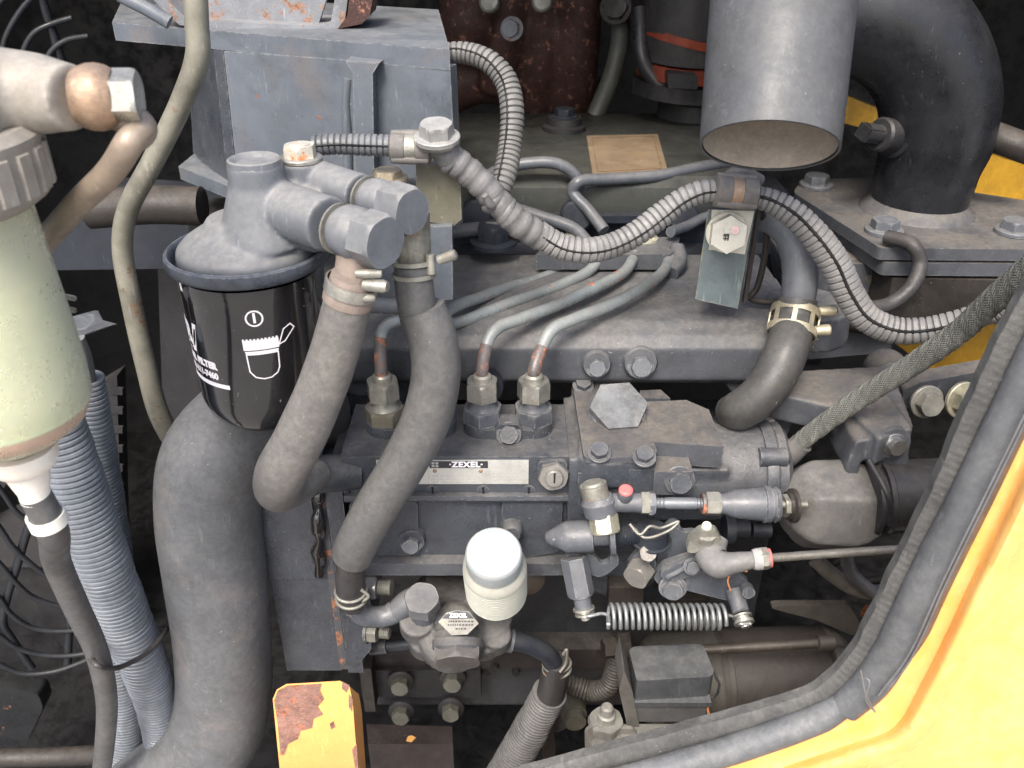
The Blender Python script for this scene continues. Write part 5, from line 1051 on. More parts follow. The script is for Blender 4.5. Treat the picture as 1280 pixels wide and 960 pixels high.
# ---- hoses and cables at the right behind
for nm, pts, r, m, lab, cat in (
    ('vacuum_hose', [(1108, 296, .60), (1140, 306, .585), (1150, 330, .58), (1138, 360, .57), (1112, 380, .565), (1085, 386, .56)], .0052, RUBD, 'dark hose hooking down from the flange bolt behind the loop of conduit', 'hose'),
    ('coolant_hose', [(1040, 322, .64), (1075, 340, .63), (1120, 358, .625), (1180, 368, .62), (1260, 368, .62)], .0095, mat('tan_dusty_hose', (.07, .062, .052), .6, dust=.7, bump=.4, dustcol=(.19, .165, .135), side=.5), 'tan dusty hose running sideways below the flange plate', 'hose'),
    ('coolant_hose', [(985, 330, .64), (1010, 372, .62), (1060, 400, .61), (1130, 408, .61)], .008, BLKB, 'brownish hose sloping down behind the split conduit', 'hose'),
    ('spare_cable', [(1020, 700, .50), (1040, 718, .50), (1075, 738, .50), (1130, 742, .50), (1180, 760, .50)], .0058, mat('pale_grey_cable', (.15, .145, .135), .5, dust=.5, bump=.3, side=.5), 'pale grey cable looping in the shadow under the solenoid', 'cable'),
    ('spare_cable', [(1056, 690, .49), (1064, 716, .49), (1090, 740, .49), (1130, 768, .49)], .0050, RUBB, 'darker grey cable crossing the pale one under the solenoid', 'cable'),
    ('spare_cable', [(1075, 728, .51), (1110, 724, .51), (1160, 728, .51)], .0035, BLKB, 'thin brown cable going right under the throttle rod', 'cable'),
    ('spare_cable', [(1012, 690, .51), (1024, 712, .51), (1052, 700, .51), (1070, 712, .51)], .0032, BLKB, 'thin brown cable curling below the solenoid cover', 'cable'),
    ('side_pipe', [(1235, 168, .68), (1262, 178, .67), (1300, 192, .66)], .011, BLKB, 'short brown pipe at the upper right edge', 'pipe')):
    bm = BM(); tube(bm, [PY(*q) for q in pts], r, 18); single(nm, bm, m, lab, cat, smooth=70)
bm = BM(); yslab(bm, rnd_poly([(985, 330), (1110, 330), (1115, 440), (1000, 450)], 8), .62, .06); single('water_housing', bm, GPT, 'dusty grey housing behind the loop of split conduit', 'housing', bev=.004)
bm = BM(); yslab(bm, rnd_poly([(1100, 345), (1300, 345), (1300, 400), (1240, 405), (1110, 425)], 8), .66, .06); single('rear_beam', bm, BLKB, 'dark dusty beam under the flange at the right', 'beam', bev=.003)
# ============================================================ gear case and engine block
t = thing('gear_case', 'dark grey square gear case behind the big radiator hose with a gasket seam', 'gear case', PY(385, 720, .46))
bm = BM(); c0_, c1_ = PY(318, 610, .458), PY(396, 610, .458); box3(bm, (c0_.x, .458, PY(360, 838, .458).z), (c1_.x, .56, c0_.z + .01)); obj('front_half', bm, GPC, t, bev=.003, seg=3)
bm = BM(); box3(bm, (c0_.x - .002, .4555, PY(360, 720, .458).z), (c1_.x - .004, .47, c0_.z + .006)); obj('raised_face', bm, GPC, t, bev=.004, seg=3)
xs = c1_.x
bm = BM(); pts = []
for k in range(9):
    z = PY(398, 616 + k * 24, .456); pts.append(z)
tube(bm, [PY(397 + (k % 3), 606 + k * 14, .4535 - (.002 if k % 2 else 0)) for k in range(9)], [.0020, .0046, .0018, .0044, .0050, .0019, .0048, .0022, .0034], 14); obj('sealant_bead', bm, GLOSS, t, smooth=80)
bm = BM(); box3(bm, (xs - .0005, .4575, PY(400, 836, .458).z), (xs + .0045, .56, c0_.z)); obj('rusty_flange', bm, mat('rust_streak_paint', (.07, .075, .085), .5, rust=.62, rustcol=(.26, .12, .07), rustscale=45, bump=.4), t, bev=.0008)
bm = BM(); box3(bm, (xs + .006, .453, PY(425, 834, .458).z), (PY(440, 700, .458).x, .56, PY(425, 598, .458).z)); obj('rear_half', bm, GPC, t, bev=.002)
for py in (665, 700): bm = BM(); lathe(bm, PY(399, py, .452), (0, -1, 0), [(0, .0045), (.002, .004)], 16); obj('dowel_end', bm, BLK, t)
ax = V((1, -.15, .05)).normalized()
for k, (px, py, s) in enumerate(((466, 733, 1.), (468, 790, .8))):
    p = PY(px, py, .445); tt = thing('flange_stud', ('bright stud with nut beside the pump end flange, above the feed pipe', 'smaller dull stud with nut below the bent feed pipe')[k], 'stud', p)
    bm = BM(); lathe(bm, p - ax * .006, ax, [(0, .0105 * s), (.002, .0105 * s)], 28); obj('washer', bm, ZN if k == 0 else GPC, tt)
    bm = BM(); hexa(bm, p - ax * .004, ax, .0092 * s, .008 * s, rot=.4); obj('nut', bm, CHR if k == 0 else ZNO, tt, bev=.0004)
    bm = BM(); lathe(bm, p + ax * .004, ax, [(j * .0007, (.0054 if j % 2 else .0047) * s) for j in range(int(14 * s))], 20); obj('threaded_end', bm, ZNO, tt)
bm = BM(); yslab(bm, rnd_poly([(440, 690), (462, 688), (464, 812), (445, 834), (430, 834)], 4), .452, .05); single('pump_flange', bm, GPC, 'narrow grey end flange between the gear case and the lift pump', 'flange', bev=.002)
bm = BM(); lathe(bm, PY(408, 592, .452), V((-.9, -.3, .1)), [(-.02, .012), (.006, .012), (.008, .0135), (.014, .0135), (.016, .011)], 32); single('hose_elbow', bm, GPC, 'small grey fitting where the thick worn hose meets the pump', 'fitting')

t = thing('engine_block', 'dark grimy engine block side below the injection pump', 'engine block', PY(600, 850, .56))
bm = BM(); box3(bm, (PY(440, 800, .55).x, .555, CAMZ - .66), (PY(960, 700, .55).x, .60, CAMZ - .36)); lathe(bm, PY(700, 790, .58), (0, -1, 0), [(-.02, .08), (.018, .06)], 32); cast('block_side', bm, mat('dark_block_paint', (.036, .038, .043), .45, dust=.4, bump=.7, dustcol=(.085, .08, .075), speck=.2), t, voxel=.003, smooth=6)
bm = BM(); box3(bm, (PY(448, 820, .535).x, .535, PY(500, 836, .535).z), (PY(790, 820, .535).x, .575, PY(500, 812, .535).z)); obj('block_ledge', bm, mat('dark_red_brown_paint', (.024, .020, .021), .5, dust=.3, bump=.4), t, bev=.003)
bm = BM(); box3(bm, (PY(450, 840, .515).x, .515, CAMZ - .62), (PY(464, 840, .515).x, .57, PY(455, 836, .515).z)); obj('side_rib', bm, BLKB, t, bev=.0015)
bm = BM(); box3(bm, (PY(462, 850, .52).x, .53, CAMZ - .62), (PY(600, 850, .52).x, .56, PY(455, 838, .53).z)); obj('mount_plate', bm, BLKD, t, bev=.002)
bm = BM(); zslab(bm, [(460, 930), (458, 905), (565, 908), (566, 930)], zrel(520, 918, .51), .06); obj('lower_shelf', bm, mat('brown_black_shelf', (.032, .024, .023), .55, dust=.2, bump=.3, speck=.3, dustcol=(.08, .065, .06)), t, bev=.0015)
for px, py in ((501, 851), (566, 847), (502, 888), (564, 884)):
    p = PY(px, py, .527); bm = BM(); lathe(bm, p, (0, -1, .1), [(0, .0115), (.002, .0115), (.003, .010)], 30); w_ = obj('bolt_washer', bm, BLKD, t); bolt(p - Yv * .003, (.0, -1, .12), S(13, .68), t, mat('dim_olive_bolt', (.12, .12, .10), .45, .3, dust=.4, bump=.4, dustcol=(.17, .16, .13)), h=.9, washer=False)
bm = BM(); c = PZ(514, 924, zrel(520, 918, .51)); prism(bm, [c + V(q) for q in ((-.004, -.002, 0), (.001, -.003, 0), (.004, .001, 0), (.0, .003, 0), (-.003, .002, 0))], (0, 0, .0012))
single('paint_chip', bm, YEL, 'tiny yellow paint chip lying on the dark lower shelf', 'paint chip', bev=.0003)
for px, py in ((618, 832), (545, 838), (645, 838)): 
    bm = BM(); lathe(bm, PY(px, py, .535), (0, -1, 0), [(0, .004), (.004, .0035)], 14); obj('core_plug', bm, BLKD, t)

# ============================================================ lift pump with white priming plunger
t = thing('lift_pump', 'grey cast lift pump body with a small oval nameplate and large hexagon cap', 'fuel pump', PY(565, 790, .425))
axp = V((.03, -.42, .92)).normalized(); c = PY(566, 795, .430)
bm = BM(); lathe(bm, c - axp * .006, axp, [(0, .024), (.012, .0225), (.016, .018)], 40)
for px, py, r in ((522, 778, .0125), (620, 795, .011), (532, 800, .012), (606, 802, .011)): lathe(bm, PY(px, py, .432) - axp * .014, axp, [(0, r * .8), (.006, r), (.02, r * .95)], 28)
lathe(bm, PY(608, 772, .445), axp, [(-.01, .019), (.010, .018)], 32)
tube(bm, [PY(570, 790, .43), PY(572, 812, .42)], [.017, .0155], 28)
box3(bm, PY(530, 800, .45), PY(612, 760, .45) + V((0, .04, 0)))
cast('pump_casting', bm, mat('dusty_dark_casting', (.075, .074, .074), .5, dust=.6, bump=.9, dustcol=(.17, .16, .145), wear=.6, fine=600), t, voxel=.0013, smooth=6)
axc = V((.02, -.75, -.55)).normalized(); p = PY(572, 812, .412); bm = BM(); lathe(bm, p - axc * .006, axc, [(0, .0165), (.005, .0165), (.007, .015)], 36); hc_ = obj('cap_collar', bm, GPT, t)
bm = BM(); hexa(bm, p, V((.02, -.62, -.30)), .0165, .009, rot=.55); obj('hex_cap', bm, mat('dusty_hex_cap', (.10, .095, .09), .45, .2, dust=.5, bump=.6, wear=.6, dustcol=(.18, .165, .15)), hc_, bev=.0006)
# nameplate
p = PY(574, 781, .4115); n_ = V((.0, -.55, .83)).normalized(); a_, u, w = basis(n_); u = V((1, 0, 0)); w = n_.cross(u)
plp = [(-.013, .001), (-.008, .0068), (-.002, .0082), (.006, .0075), (.0125, .0), (.0055, -.0068), (-.0045, -.0072)]
p = p + n_ * .0035
bm = BM(); prism(bm, [p + u * x + w * y for x, y in plp], n_ * .0006); np_ = obj('nameplate', bm, mat('dirty_aluminium_plate', (.24, .235, .21), .45, .3, dust=.3, bump=.3, dustcol=(.22, .2, .17)), t, bev=.0001)
bm = BM(); prism(bm, [p + n_ * .00065 + u * x + w * y for x, y in ((-.0088, .0055), (-.002, .0078), (.0058, .0071), (.0095, .0030), (-.0105, .0030))], n_ * .0001); obj('plate_header', bm, INK, np_)
bm = BM(); flat_print(bm, 'ZEXEL', .0036, lambda a, b: p + n_ * .0009 + u * (a - .0005) + w * (b + .0049), bold=.00015, spacing=1.1); obj('plate_lettering', bm, WINK, np_, recalc=False)
bm = BM()
for yy, xa, xb in ((.0008, -.0065, .009), (-.0014, -.007, .008), (-.0038, -.002, .004)):
    x = xa
    while x < xb: ww = random.uniform(.0006, .0016); q = p + n_ * .0007 + u * x + w * yy; prism(bm, [q, q + u * ww, q + u * ww + w * .0009, q + w * .0009], n_ * .0001); x += ww + .0006
obj('faint_print', bm, INK, np_)
bm = BM(); lathe(bm, p + n_ * .0005 - u * .0098, n_, [(0, .0014), (.0006, .0012)], 14); obj('rivet', bm, BR, np_)
# banjo bolt at its left
t2 = thing('banjo_bolt', 'dark grey hexagon banjo bolt at the left of the lift pump', 'bolt', PY(532, 740, .428)); axq = V((.02, -.35, .93)).normalized(); p = PY(530, 768, .434)
bm = BM(); lathe(bm, p - axq * .004, axq, [(0, .0098), (.003, .0100), (.0035, .0092), (.0165, .0092), (.0170, .0100), (.0190, .0100)], 32); obj('bolt_shank', bm, GP, t2)
bm = BM(); hexa(bm, p + axq * .0145, axq, .0120, .0105, rot=.35); obj('bolt_head', bm, mat('grey_hex_paint', (.10, .105, .115), .42, dust=.4, bump=.3, wear=.7, speck=.5), t2, bev=.0005)
# white plunger
t = thing('priming_plunger', 'white plastic hand priming plunger knob on the lift pump', 'plunger', PY(612, 730, .425))
ax = V((-.015, -.40, .90)).normalized(); top = PY(617, 690, .402)
Rk = S(36, depth(top)); Rb = S(41, depth(top))
prof = [(0, .0), (0, Rk * .93), (.0012, Rk * .985), (.003, Rk), (.012, Rk * 1.01), (.0145, Rk * .99), (.0165, Rk * 1.03), (.0195, Rb * 1.0), (.024, Rb * 1.02)]
h = .024
while h < .056: prof += [(h + .0008, Rb * 1.02), (h + .0012, Rb * .985), (h + .0019, Rb * .985), (h + .0023, Rb * 1.02)]; h += .0026
prof += [(h + .001, Rb * .97), (h + .004, Rb * .90), (h + .006, Rb * .6)]
bm = BM(); lathe(bm, top, -ax, prof[:6] , 72, False, True); obj('knob', bm, WHP, t, smooth=40)
bm = BM(); lathe(bm, top, -ax, [(.013, Rk * .99)] + prof[5:], 72, True, True); obj('threaded_body', bm, mat('translucent_white_body', (.40, .40, .35), .4, dust=.35, bump=.1, sss=.3, dustcol=(.48, .44, .36), mott=.08, side=.5), t, smooth=30)
bm = BM(); lathe(bm, PY(659, 720, .46), (.3, -1, .3), [(0, .010), (.008, .010), (.009, .008)], 24); tt = tag(obj('plunger_bolt', bm, mat('brown_steel', (.12, .095, .075), .45, .5, dust=.3, bump=.4)), 'brownish bolt peeking out right of the white plunger', 'bolt')
yt_ = thing('fuel_line', 'dark curved pipe passing behind the white plunger from the left', 'pipe', PY(560, 710, .47)); yt('pipe_body', [(530, 736, .50, 12), (548, 716, .49, 12), (572, 703, .48, 12), (600, 704, .475, 12)], mat('brown_dusty_pipe', (.07, .06, .055), .5, dust=.5, bump=.4, dustcol=(.15, .13, .11)), yt_)
yt_ = thing('fuel_line', 'straight dark pipe running left under the lift pump', 'pipe', PY(490, 805, .47)); yt('pipe_body', [(455, 809, .47, 7), (490, 807, .468, 7), (525, 804, .465, 7)], BLU, yt_); yt('pipe_ferrule', [(463, 809, .469, 10), (484, 807, .468, 10)], GPC, yt_)
# outlet pipe and corrugated hose at the bottom
t = thing('outlet_pipe', 'dark curved outlet pipe leaving the lift pump to the right', 'pipe', PY(660, 810, .45))
yt('pipe_body', [(612, 796, .44, 15), (635, 799, .44, 13), (662, 806, .442, 12), (684, 818, .445, 12), (695, 838, .45, 13)], BLU, t, seg=26); yt('pipe_ferrule', [(618, 797, .44, 15), (641, 801, .44, 15)], GP, t, seg=26)
t = thing('drain_hose', 'black hose with a split corrugated cover going down at the bottom centre', 'hose', PY(670, 880, .46))
yt('hose_core', [(696, 826, .448, 16), (692, 850, .45, 17.5), (683, 885, .455, 18), (672, 910, .46, 18)], RUBD, t, seg=30)
P, R = yp([(687, 866, .453, 22), (672, 896, .458, 23), (655, 926, .463, 23), (636, 958, .468, 22.5), (615, 990, .472, 22)]); bm = BM(); corrug(bm, P, R, .0036, .12, 28, waves=4); obj('corrugated_cover', bm, mat('worn_grey_cover', (.10, .10, .10), .5, dust=.5, bump=.3, dustcol=(.22, .21, .195), side=.5), t, smooth=40)
for k in range(2):
    bm = BM(); c = PY(696, 829 + k * 7, .448); P = [c + (V((1, 0, .05)) * math.cos(a / 24 * 2 * math.pi) + V((0, .75, .12)) * math.sin(a / 24 * 2 * math.pi)) * .0098 for a in range(25)]; sweep(bm, P, lambda i: .0011, 8); obj('clamp_wire', bm, ZNO, t, smooth=80)
bm = BM(); tube(bm, [PY(704, 818, .44), PY(708, 812, .44), PY(707, 830, .44), PY(700, 840, .438)], .0011, 8); obj('clamp_wire', bm, ZNO, t, smooth=80)
t = conduit('corrugated_conduit', [(690, 850, .50, 11), (715, 856, .50, 12), (742, 864, .495, 13), (760, 858, .49, 13), (768, 840, .49, 13), (772, 815, .49, 12)], mat('dim_brown_conduit', (.05, .047, .043), .5, dust=.4, bump=.2, dustcol=(.13, .115, .095)), 'dim short corrugated hose curling up beside the black relay')
bm = BM(); lathe(bm, PY(715, 880, .52), (.1, -1, 0), [(0, .012), (.012, .011), (.012, .009), (.02, .009)], 22); single('frame_bolt', bm, mat('dim_olive_bolt', (0, 0, 0)), 'dim olive bolt in the shadow behind the split corrugated hose', 'bolt')
bm = BM(); lathe(bm, PY(690, 890, .54), (0, -1, 0), [(0, .016), (.01, .015)], 28); single('frame_grommet', bm, GPT, 'dusty round grommet behind the split corrugated hose', 'grommet')
bm = BM(); yslab(bm, [(676, 905), (692, 905), (696, 980), (680, 980)], .52, .02); single('frame_strut', bm, BLKB, 'thin dusty strut to the right of the split corrugated hose', 'strut', bev=.001)
bm = BM(); lathe(bm, PY(778, 808, .47), (-1, -.2, .05), [(-.004, .010), (.004, .010), (.005, .0075), (.015, .0075)], 6, hexn=6); single('relay_screw', bm, BLKB, 'dark cap screw left of the black relay', 'screw', bev=.0006)

# ============================================================ starter motor
t = thing('starter_motor', 'dark brown dusty starter motor lying behind the black relay', 'starter motor', PY(980, 830, .50))
SM = mat('starter_brown_paint', (.056, .049, .045), .38, dust=.5, bump=.4, dustcol=(.085, .07, .058), speck=.3); SMG = mat('dusty_starter_casting', (.085, .08, .07), .5, dust=.6, bump=.9, dustcol=(.12, .105, .088), speck=.4, fine=500)
ca = PY(890, 850, .50); axm = V((1, .02, .03)).normalized(); Rm = .040
bm = BM(); lathe(bm, ca, axm, [(0, Rm), (.092, Rm), (.093, Rm * .97)], 64); obj('motor_body', bm, SM, t)
bm = BM(); lathe(bm, ca + axm * .006, axm, [(0, Rm * 1.01), (.0015, Rm * 1.025), (.004, Rm * 1.025), (.0045, Rm * 1.0)], 64); obj('body_band', bm, SM, t)
bm = BM(); lathe(bm, ca - axm * .055, axm, [(0, Rm * .82), (.01, Rm * .98), (.056, Rm * 1.03), (.058, Rm)], 48); box3(bm, ca + V((-.052, -.042, .01)), ca + V((-.018, -.005, .044))); cast('drive_housing', bm, SMG, t, voxel=.0018, smooth=6)
bm = BM(); lathe(bm, ca + axm * .088, axm, [(0, Rm * .99), (.002, Rm * 1.04), (.010, Rm * 1.04), (.017, Rm * .86), (.019, Rm * .5)], 48)
lathe(bm, ca + axm * .085 + V((0, -.018, .036)), axm, [(0, .012), (.016, .010)], 20); cast('end_plate', bm, SMG, t, voxel=.0018, smooth=5)
q0 = PY(878, 812, .464); q1 = PY(1042, 803, .464); bm = BM(); lathe(bm, q0, q1 - q0, [(0, .0036), ((q1 - q0).length - .012, .0036), ((q1 - q0).length - .011, .0058), ((q1 - q0).length, .0055)], 20); obj('through_bolt', bm, mat('brown_rod', (.075, .065, .055), .45, .3, dust=.5, bump=.4, dustcol=(.16, .14, .12)), t)
bm = BM(); prism(bm, [PY(x, y, .50) for x, y in rnd_poly([(963, 760), (970, 757), (1062, 757), (1070, 770), (1085, 800), (1060, 792), (1020, 775), (985, 766)], 5)], (0, .006, 0)); obj('top_bracket', bm, SMG, t, bev=.002)
bm = BM(); lathe(bm, PY(1082, 764, .52), (.5, -.8, .2), [(0, .006), (.012, .005)], 14); obj('rusty_screw', bm, mat('orange_rust_screw', (.25, .09, .04), .7, bump=.5, rust=.4), t)

# ============================================================ black relay box
t = thing('relay_box', 'black plastic relay box with an open latch clip standing before the starter', 'relay', PY(835, 860, .42))
RL = mat('relay_black_plastic', (.055, .060, .068), .32, dust=.62, bump=.2, dustcol=(.17, .17, .165), speck=.6, side=.3)
yr = .405
topc = [PY(793, 850, yr), PY(888, 843, yr)]
zr = zrel(835, 852, yr)
bm = BM(); zslab(bm, rnd_poly([(800, 851), (796, 851), (786, 812), (792, 808), (876, 805), (880, 808), (893, 840), (888, 846)], 4), zr, .019, ); obj('relay_cover', bm, RL, t, bev=.0022, seg=4)
a0, a1 = PY(796, 876, yr), PY(893, 872, yr)
bm = BM(); xa = PZ(797, 851, zr).x; xb = PZ(890, 848, zr).x; yb = PZ(840, 808, zr).y
box3(bm, (xa - .0008, yr - .0015, CAMZ + zr - .0225), (xb + .0010, yb + .001, CAMZ + zr - .0185)); obj('cover_lip', bm, RL, t, bev=.001)
bm = BM(); box3(bm, (xa + .0005, yr + .001, CAMZ + zr - .040), (xb - .001, yb, CAMZ + zr - .0227)); obj('relay_base', bm, mat('grey_relay_base', (.07, .072, .075), .45, dust=.5, bump=.2, dustcol=(.19, .185, .18), side=.5), t, bev=.001)
bm = BM(); prism(bm, [PY(x, y, yr - .001) for x, y in rnd_poly([(774, 864), (780, 838), (790, 862), (800, 912), (784, 908)], 3)], (0, .03, 0)); obj('side_plate', bm, mat('dull_dusty_plate', (.13, .125, .115), .5, .2, dust=.6, bump=.5, dustcol=(.23, .21, .185)), t, bev=.0008)
bm = BM(); q = V((xb + .001, yr + .012, CAMZ + zr - .006)); sweep(bm, [q + V(v) for v in ((0, 0, .004), (.0025, -.001, .004), (.004, -.003, -.001), (.006, -.005, -.004), (.0055, -.006, -.012), (.003, -.006, -.016), (0, -.006, -.016))], lambda i: .0009, 8); obj('latch_clip', bm, BLK, t, smooth=70)
bm = BM(); tube(bm, [V((xb - .001, yr + .002, CAMZ + zr - .023)), V((xb + .003, yr + .002, CAMZ + zr - .042)), V((xb + .004, yr + .003, CAMZ + zr - .06))], .0009, 8); single('relay_wire', bm, COP, 'thin orange wire hanging from the right side of the black relay', 'wire', smooth=70)
# zinc plate with a bolt at the bottom
t = thing('relay_bracket', 'dusty zinc bracket plate with two nuts at the bottom edge beside the seal', 'bracket', PY(765, 920, .40))
zk = zrel(800, 915, .400)
ZB = mat('dusty_zinc_plate', (.30, .295, .27), .45, .5, dust=.6, bump=.4, dustcol=(.30, .28, .24), mott=.3)
bm = BM(); zslab(bm, [(735, 912), (742, 905), (890, 905), (960, 900), (960, 925), (780, 925), (762, 918)], zk, .003); obj('plate', bm, ZB, t, bev=.0006)
bm = BM(); yslab(bm, rnd_poly([(731, 916), (740, 908), (792, 912), (800, 922), (800, 960), (732, 960)], 4), .398, .003); obj('front_flap', bm, ZB, t, bev=.0006)
p = PZ(757, 908, zk); bm = BM(); hexa(bm, p, Z, .0125, .007, rot=.2); lathe(bm, p, Z, [(.006, .0062), (.012, .0060), (.013, .0045), (.019, .0042), (.0205, .003)], 24); obj('cap_nut', bm, ZB, t, bev=.0005)
p = PY(763, 935, .397); bm = BM(); lathe(bm, p, (0, -1, .1), [(0, .014), (.002, .014), (.003, .012), (.004, .0085), (.008, .008), (.010, .005)], 36); obj('round_nut', bm, ZB, t)

# ============================================================ orange block at the bottom
t = thing('orange_bracket', 'bright orange painted block with a rusty flaked corner at the bottom edge', 'block', PY(395, 900, .37))
pts = [(341, 874), (346, 862), (358, 855), (425, 851), (437, 858), (441, 880), (449, 985), (352, 985)]
bm = BM(); prism(bm, [PY(x, y, .372) for x, y in pts], (.0, .020, -.030)); obj('block_body', bm, ORG_, t, bev=.0016, seg=3)
fl = [(342.5, 876), (347, 864), (359, 857.5), (402, 855), (400, 864), (405, 874), (397, 884), (404, 893), (392, 899), (390, 910), (376, 914), (372, 924), (360, 930), (355, 944), (350.5, 944), (347, 905)]
bm = BM(); prism(bm, [PY(x, y, .3716) for x, y in fl], (0, .0009, 0)); obj('flaked_patch', bm, FLK, t, recalc=True)

for q in ([(436, 868), (441, 874), (440, 890), (436, 884)], [(428, 853), (437, 858), (433, 866), (427, 860)], [(446, 930), (440, 938), (444, 960), (448, 965)], [(412, 905), (417, 902), (419, 909), (414, 912)]):
    bm = BM(); prism(bm, [PY(x, y, .3717) for x, y in q], (0, .0008, 0)); obj('paint_chip_mark', bm, FLK, t)
# ============================================================ door frame: yellow panel and rubber seal
YF = .300
inner = [(1325, 290), (1280, 375), (1254, 424), (1209, 521), (1167, 620), (1142, 672), (1119, 718), (1094, 770), (1068, 818), (1025, 862), (975, 882), (900, 903), (800, 930), (700, 957), (600, 985), (480, 1020)]
def offs(pts, d0):
    out = []
    for i, p in enumerate(pts):
        a = V(pts[max(0, i - 1)]); b = V(pts[min(len(pts) - 1, i + 1)]); tdir = (b - a).normalized(); nrm = V((-tdir.y, tdir.x)) * -1; dd = d0[i] if isinstance(d0, (list, tuple)) else d0
        out.append((p[0] + nrm.x * dd, p[1] + nrm.y * dd))
    return out
def sm2(pts, n=8):
    P, _ = smoothpath([V((p[0], p[1], 0)) for p in pts], n=n); return [(q.x, q.y) for q in P]
inn = sm2(inner)
t = thing('door_seal', 'grey rubber door seal with a ribbed inner lip following the bay opening', 'rubber seal', PY(1180, 700, YF))
# ribbed lip: a flat band with fine ribs across
bm = BM(); L3 = [PY(x, y, YF + .010) for x, y in inn]; path, par = resample(L3, [i / (len(L3) - 1) for i in range(len(L3))], .0009)
rings = []
for i, p in enumerate(path):
    tdir = (path[min(len(path) - 1, i + 1)] - path[max(0, i - 1)]).normalized(); nn = tdir.cross(V((0, -1, 0))).normalized(); 
    if nn.x < 0: nn = -nn
    rib = .00012 * (1 if i % 4 < 2 else -1) * (.6 + .6 * noise.noise(p * 90)); e = .0006 * noise.noise(p * 90)
    sec = [(-.001 + e, .006), (-.0018 + e, .0 - rib), (.003, -.0035 - rib), (.007, -.0030 - rib), (.011, -.002), (.013, .006)]
    rings.append([bm.verts.new(p + nn * a + V((0, b, 0))) for a, b in sec])
for i in range(len(rings) - 1):
    for k in range(5): bm.faces.new((rings[i][k], rings[i][k + 1], rings[i + 1][k + 1], rings[i + 1][k]))
obj('ribbed_lip', bm, SEALR, t, smooth=60)
def sealtube(pts):
    P = [PY(x, y, YF + .002) for x, y, r in pts]; R = [S(r, depth(q)) for (x, y, r), q in zip(pts, P)]
    path, par = smoothpath(P, n=12); path, par = resample(path, par, .003)
    bm = BM()
    def f(i):
        s = par[i] * (len(R) - 1); k = min(len(R) - 2, int(s)); return (R[k] * (1 - s + k) + R[k + 1] * (s - k)) * (1 + .035 * noise.noise(path[i] * 55))
    sweep(bm, path, f, 36); return bm
obj('seal_tube', sealtube([(1352, 330, 22), (1304, 424, 22), (1257, 521, 21), (1209, 620, 21), (1163, 712, 22), (1138, 766, 22), (1116, 812, 22), (1089, 853, 22), (1056, 884, 19)]), SEAL, t, smooth=70)
obj('seal_tube', sealtube([(1052, 882, 15), (1028, 896, 18), (985, 913, 18), (915, 937, 18), (840, 959, 18), (740, 987, 18), (640, 1015, 18)]), SEAL, t, smooth=70)
for s, off in ((0, (14, 9)), (1, (18, 12))):
    bm = BM(); pts = [(1352 + off[0], 330 + off[1]), (1261 + off[0], 521 + off[1]), (1167 + off[0], 712 + off[1]), (1120 + off[0], 812 + off[1]), (1084 + off[0], 862 + off[1] * .8)]
    P, _ = smoothpath([PY(x, y, YF - .010 + s * .004) for x, y in pts]); sweep(bm, P, lambda i: .0006, 6); obj('moulding_line', bm, CONG, t, smooth=80)
bm = BM(); fo = [(1352, 330), (1304, 424), (1257, 521), (1209, 620), (1163, 712), (1138, 766), (1118, 808), (1098, 838)]; fo = sm2(fo); r0 = [bm.verts.new(PY(x + 12, y + 8, YF - .004)) for x, y in fo]; fw = [min(1, (len(fo) - 1 - i) / 14) ** .6 for i in range(len(fo))]; r1 = [bm.verts.new(PY(x + 12 + 17 * f, y + 8 + 6 * f, YF + .0015)) for (x, y), f in zip(fo, fw)]; r2 = [bm.verts.new(PY(x + 12 + 18 * f, y + 8 + 6.5 * f, YF + .004)) for (x, y), f in zip(fo, fw)]; r3 = [bm.verts.new(PY(x + 8, y + 6, YF + .004)) for x, y in fo]
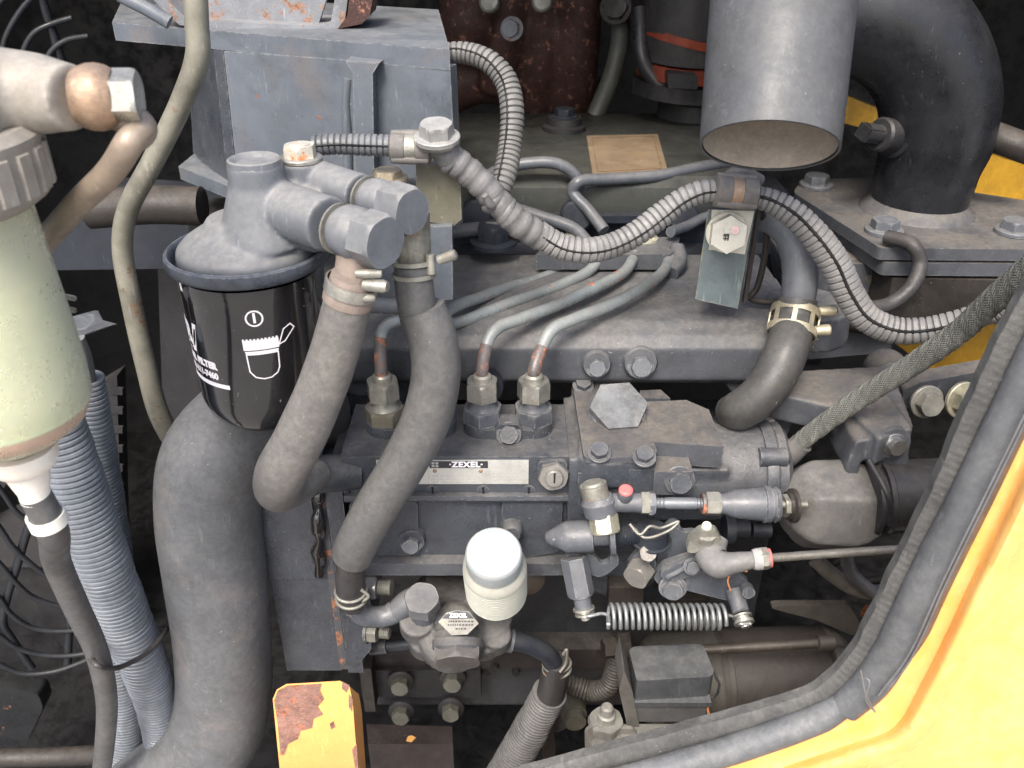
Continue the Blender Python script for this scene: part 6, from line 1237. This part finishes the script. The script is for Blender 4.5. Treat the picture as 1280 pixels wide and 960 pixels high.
for A_, B_ in ((r0, r1), (r1, r2), (r2, r3)):
    for i in range(len(fo) - 1): bm.faces.new((A_[i], A_[i + 1], B_[i + 1], B_[i]))
obj('seal_flap', bm, SEAL, t, smooth=50)
bm = BM(); P, _ = smoothpath([PY(1076, 838, YF - .011), PY(1082, 866, YF - .013), PY(1094, 890, YF - .009), PY(1082, 872, YF - .013), PY(1086, 850, YF - .013), PY(1074, 846, YF - .009)]); sweep(bm, P, lambda i: .0004, 6)
single('cobweb_thread', bm, CONW, 'thin whitish cobweb thread stuck on the seal joint', 'thread', smooth=80)
# yellow frame: strips that step forward from the seal
edge = [(1410, 270), (1330, 425), (1283, 528), (1240, 620), (1195, 712), (1170, 766), (1148, 812), (1124, 858), (1110, 884), (1098, 895), (1062, 907), (980, 935), (905, 961), (800, 992), (640, 1034), (500, 1070)]
ndir = [(.90, .40)] * 7 + [(.88, .48), (.80, .62), (.52, .85), (.36, .94), (.30, .96), (.28, .97), (.26, .97), (.25, .98), (.24, .98)]
t = thing('door_frame', 'bright yellow painted door frame post and sill at the lower right', 'frame', PY(1220, 850, YF))
E, _ = smoothpath([V((a, b, 0)) for a, b in edge], n=8); ND, _ = smoothpath([V((a, b, 0)) for a, b in ndir], n=8)
def fstrip(rows, name):
    bm = BM(); R_ = []
    for off, dY in rows:
        R_.append([bm.verts.new(PY(e.x + n_.normalized().x * off, e.y + n_.normalized().y * off, YF + dY)) for e, n_ in zip(E, [V((q.x, q.y, 0)) + V((1e-6, 0, 0)) for q in ND])])
    for a, b in zip(R_, R_[1:]):
        for i in range(len(E) - 1): bm.faces.new((a[i], a[i + 1], b[i + 1], b[i]))
    return obj(name, bm, YEL, t, smooth=60)
fstrip([(-22, .020), (-20, .008), (-8, .004), (6, .0035), (14, .003), (22, .001), (27, -.004), (33, -.010), (40, -.0125), (46, -.013)], 'stepped_edge')
fstrip([(45.9, -.0131), (52, -.0125), (60, -.0105), (72, -.008), (90, -.0075), (140, -.0085), (320, -.009), (900, -.006)], 'outer_panel')
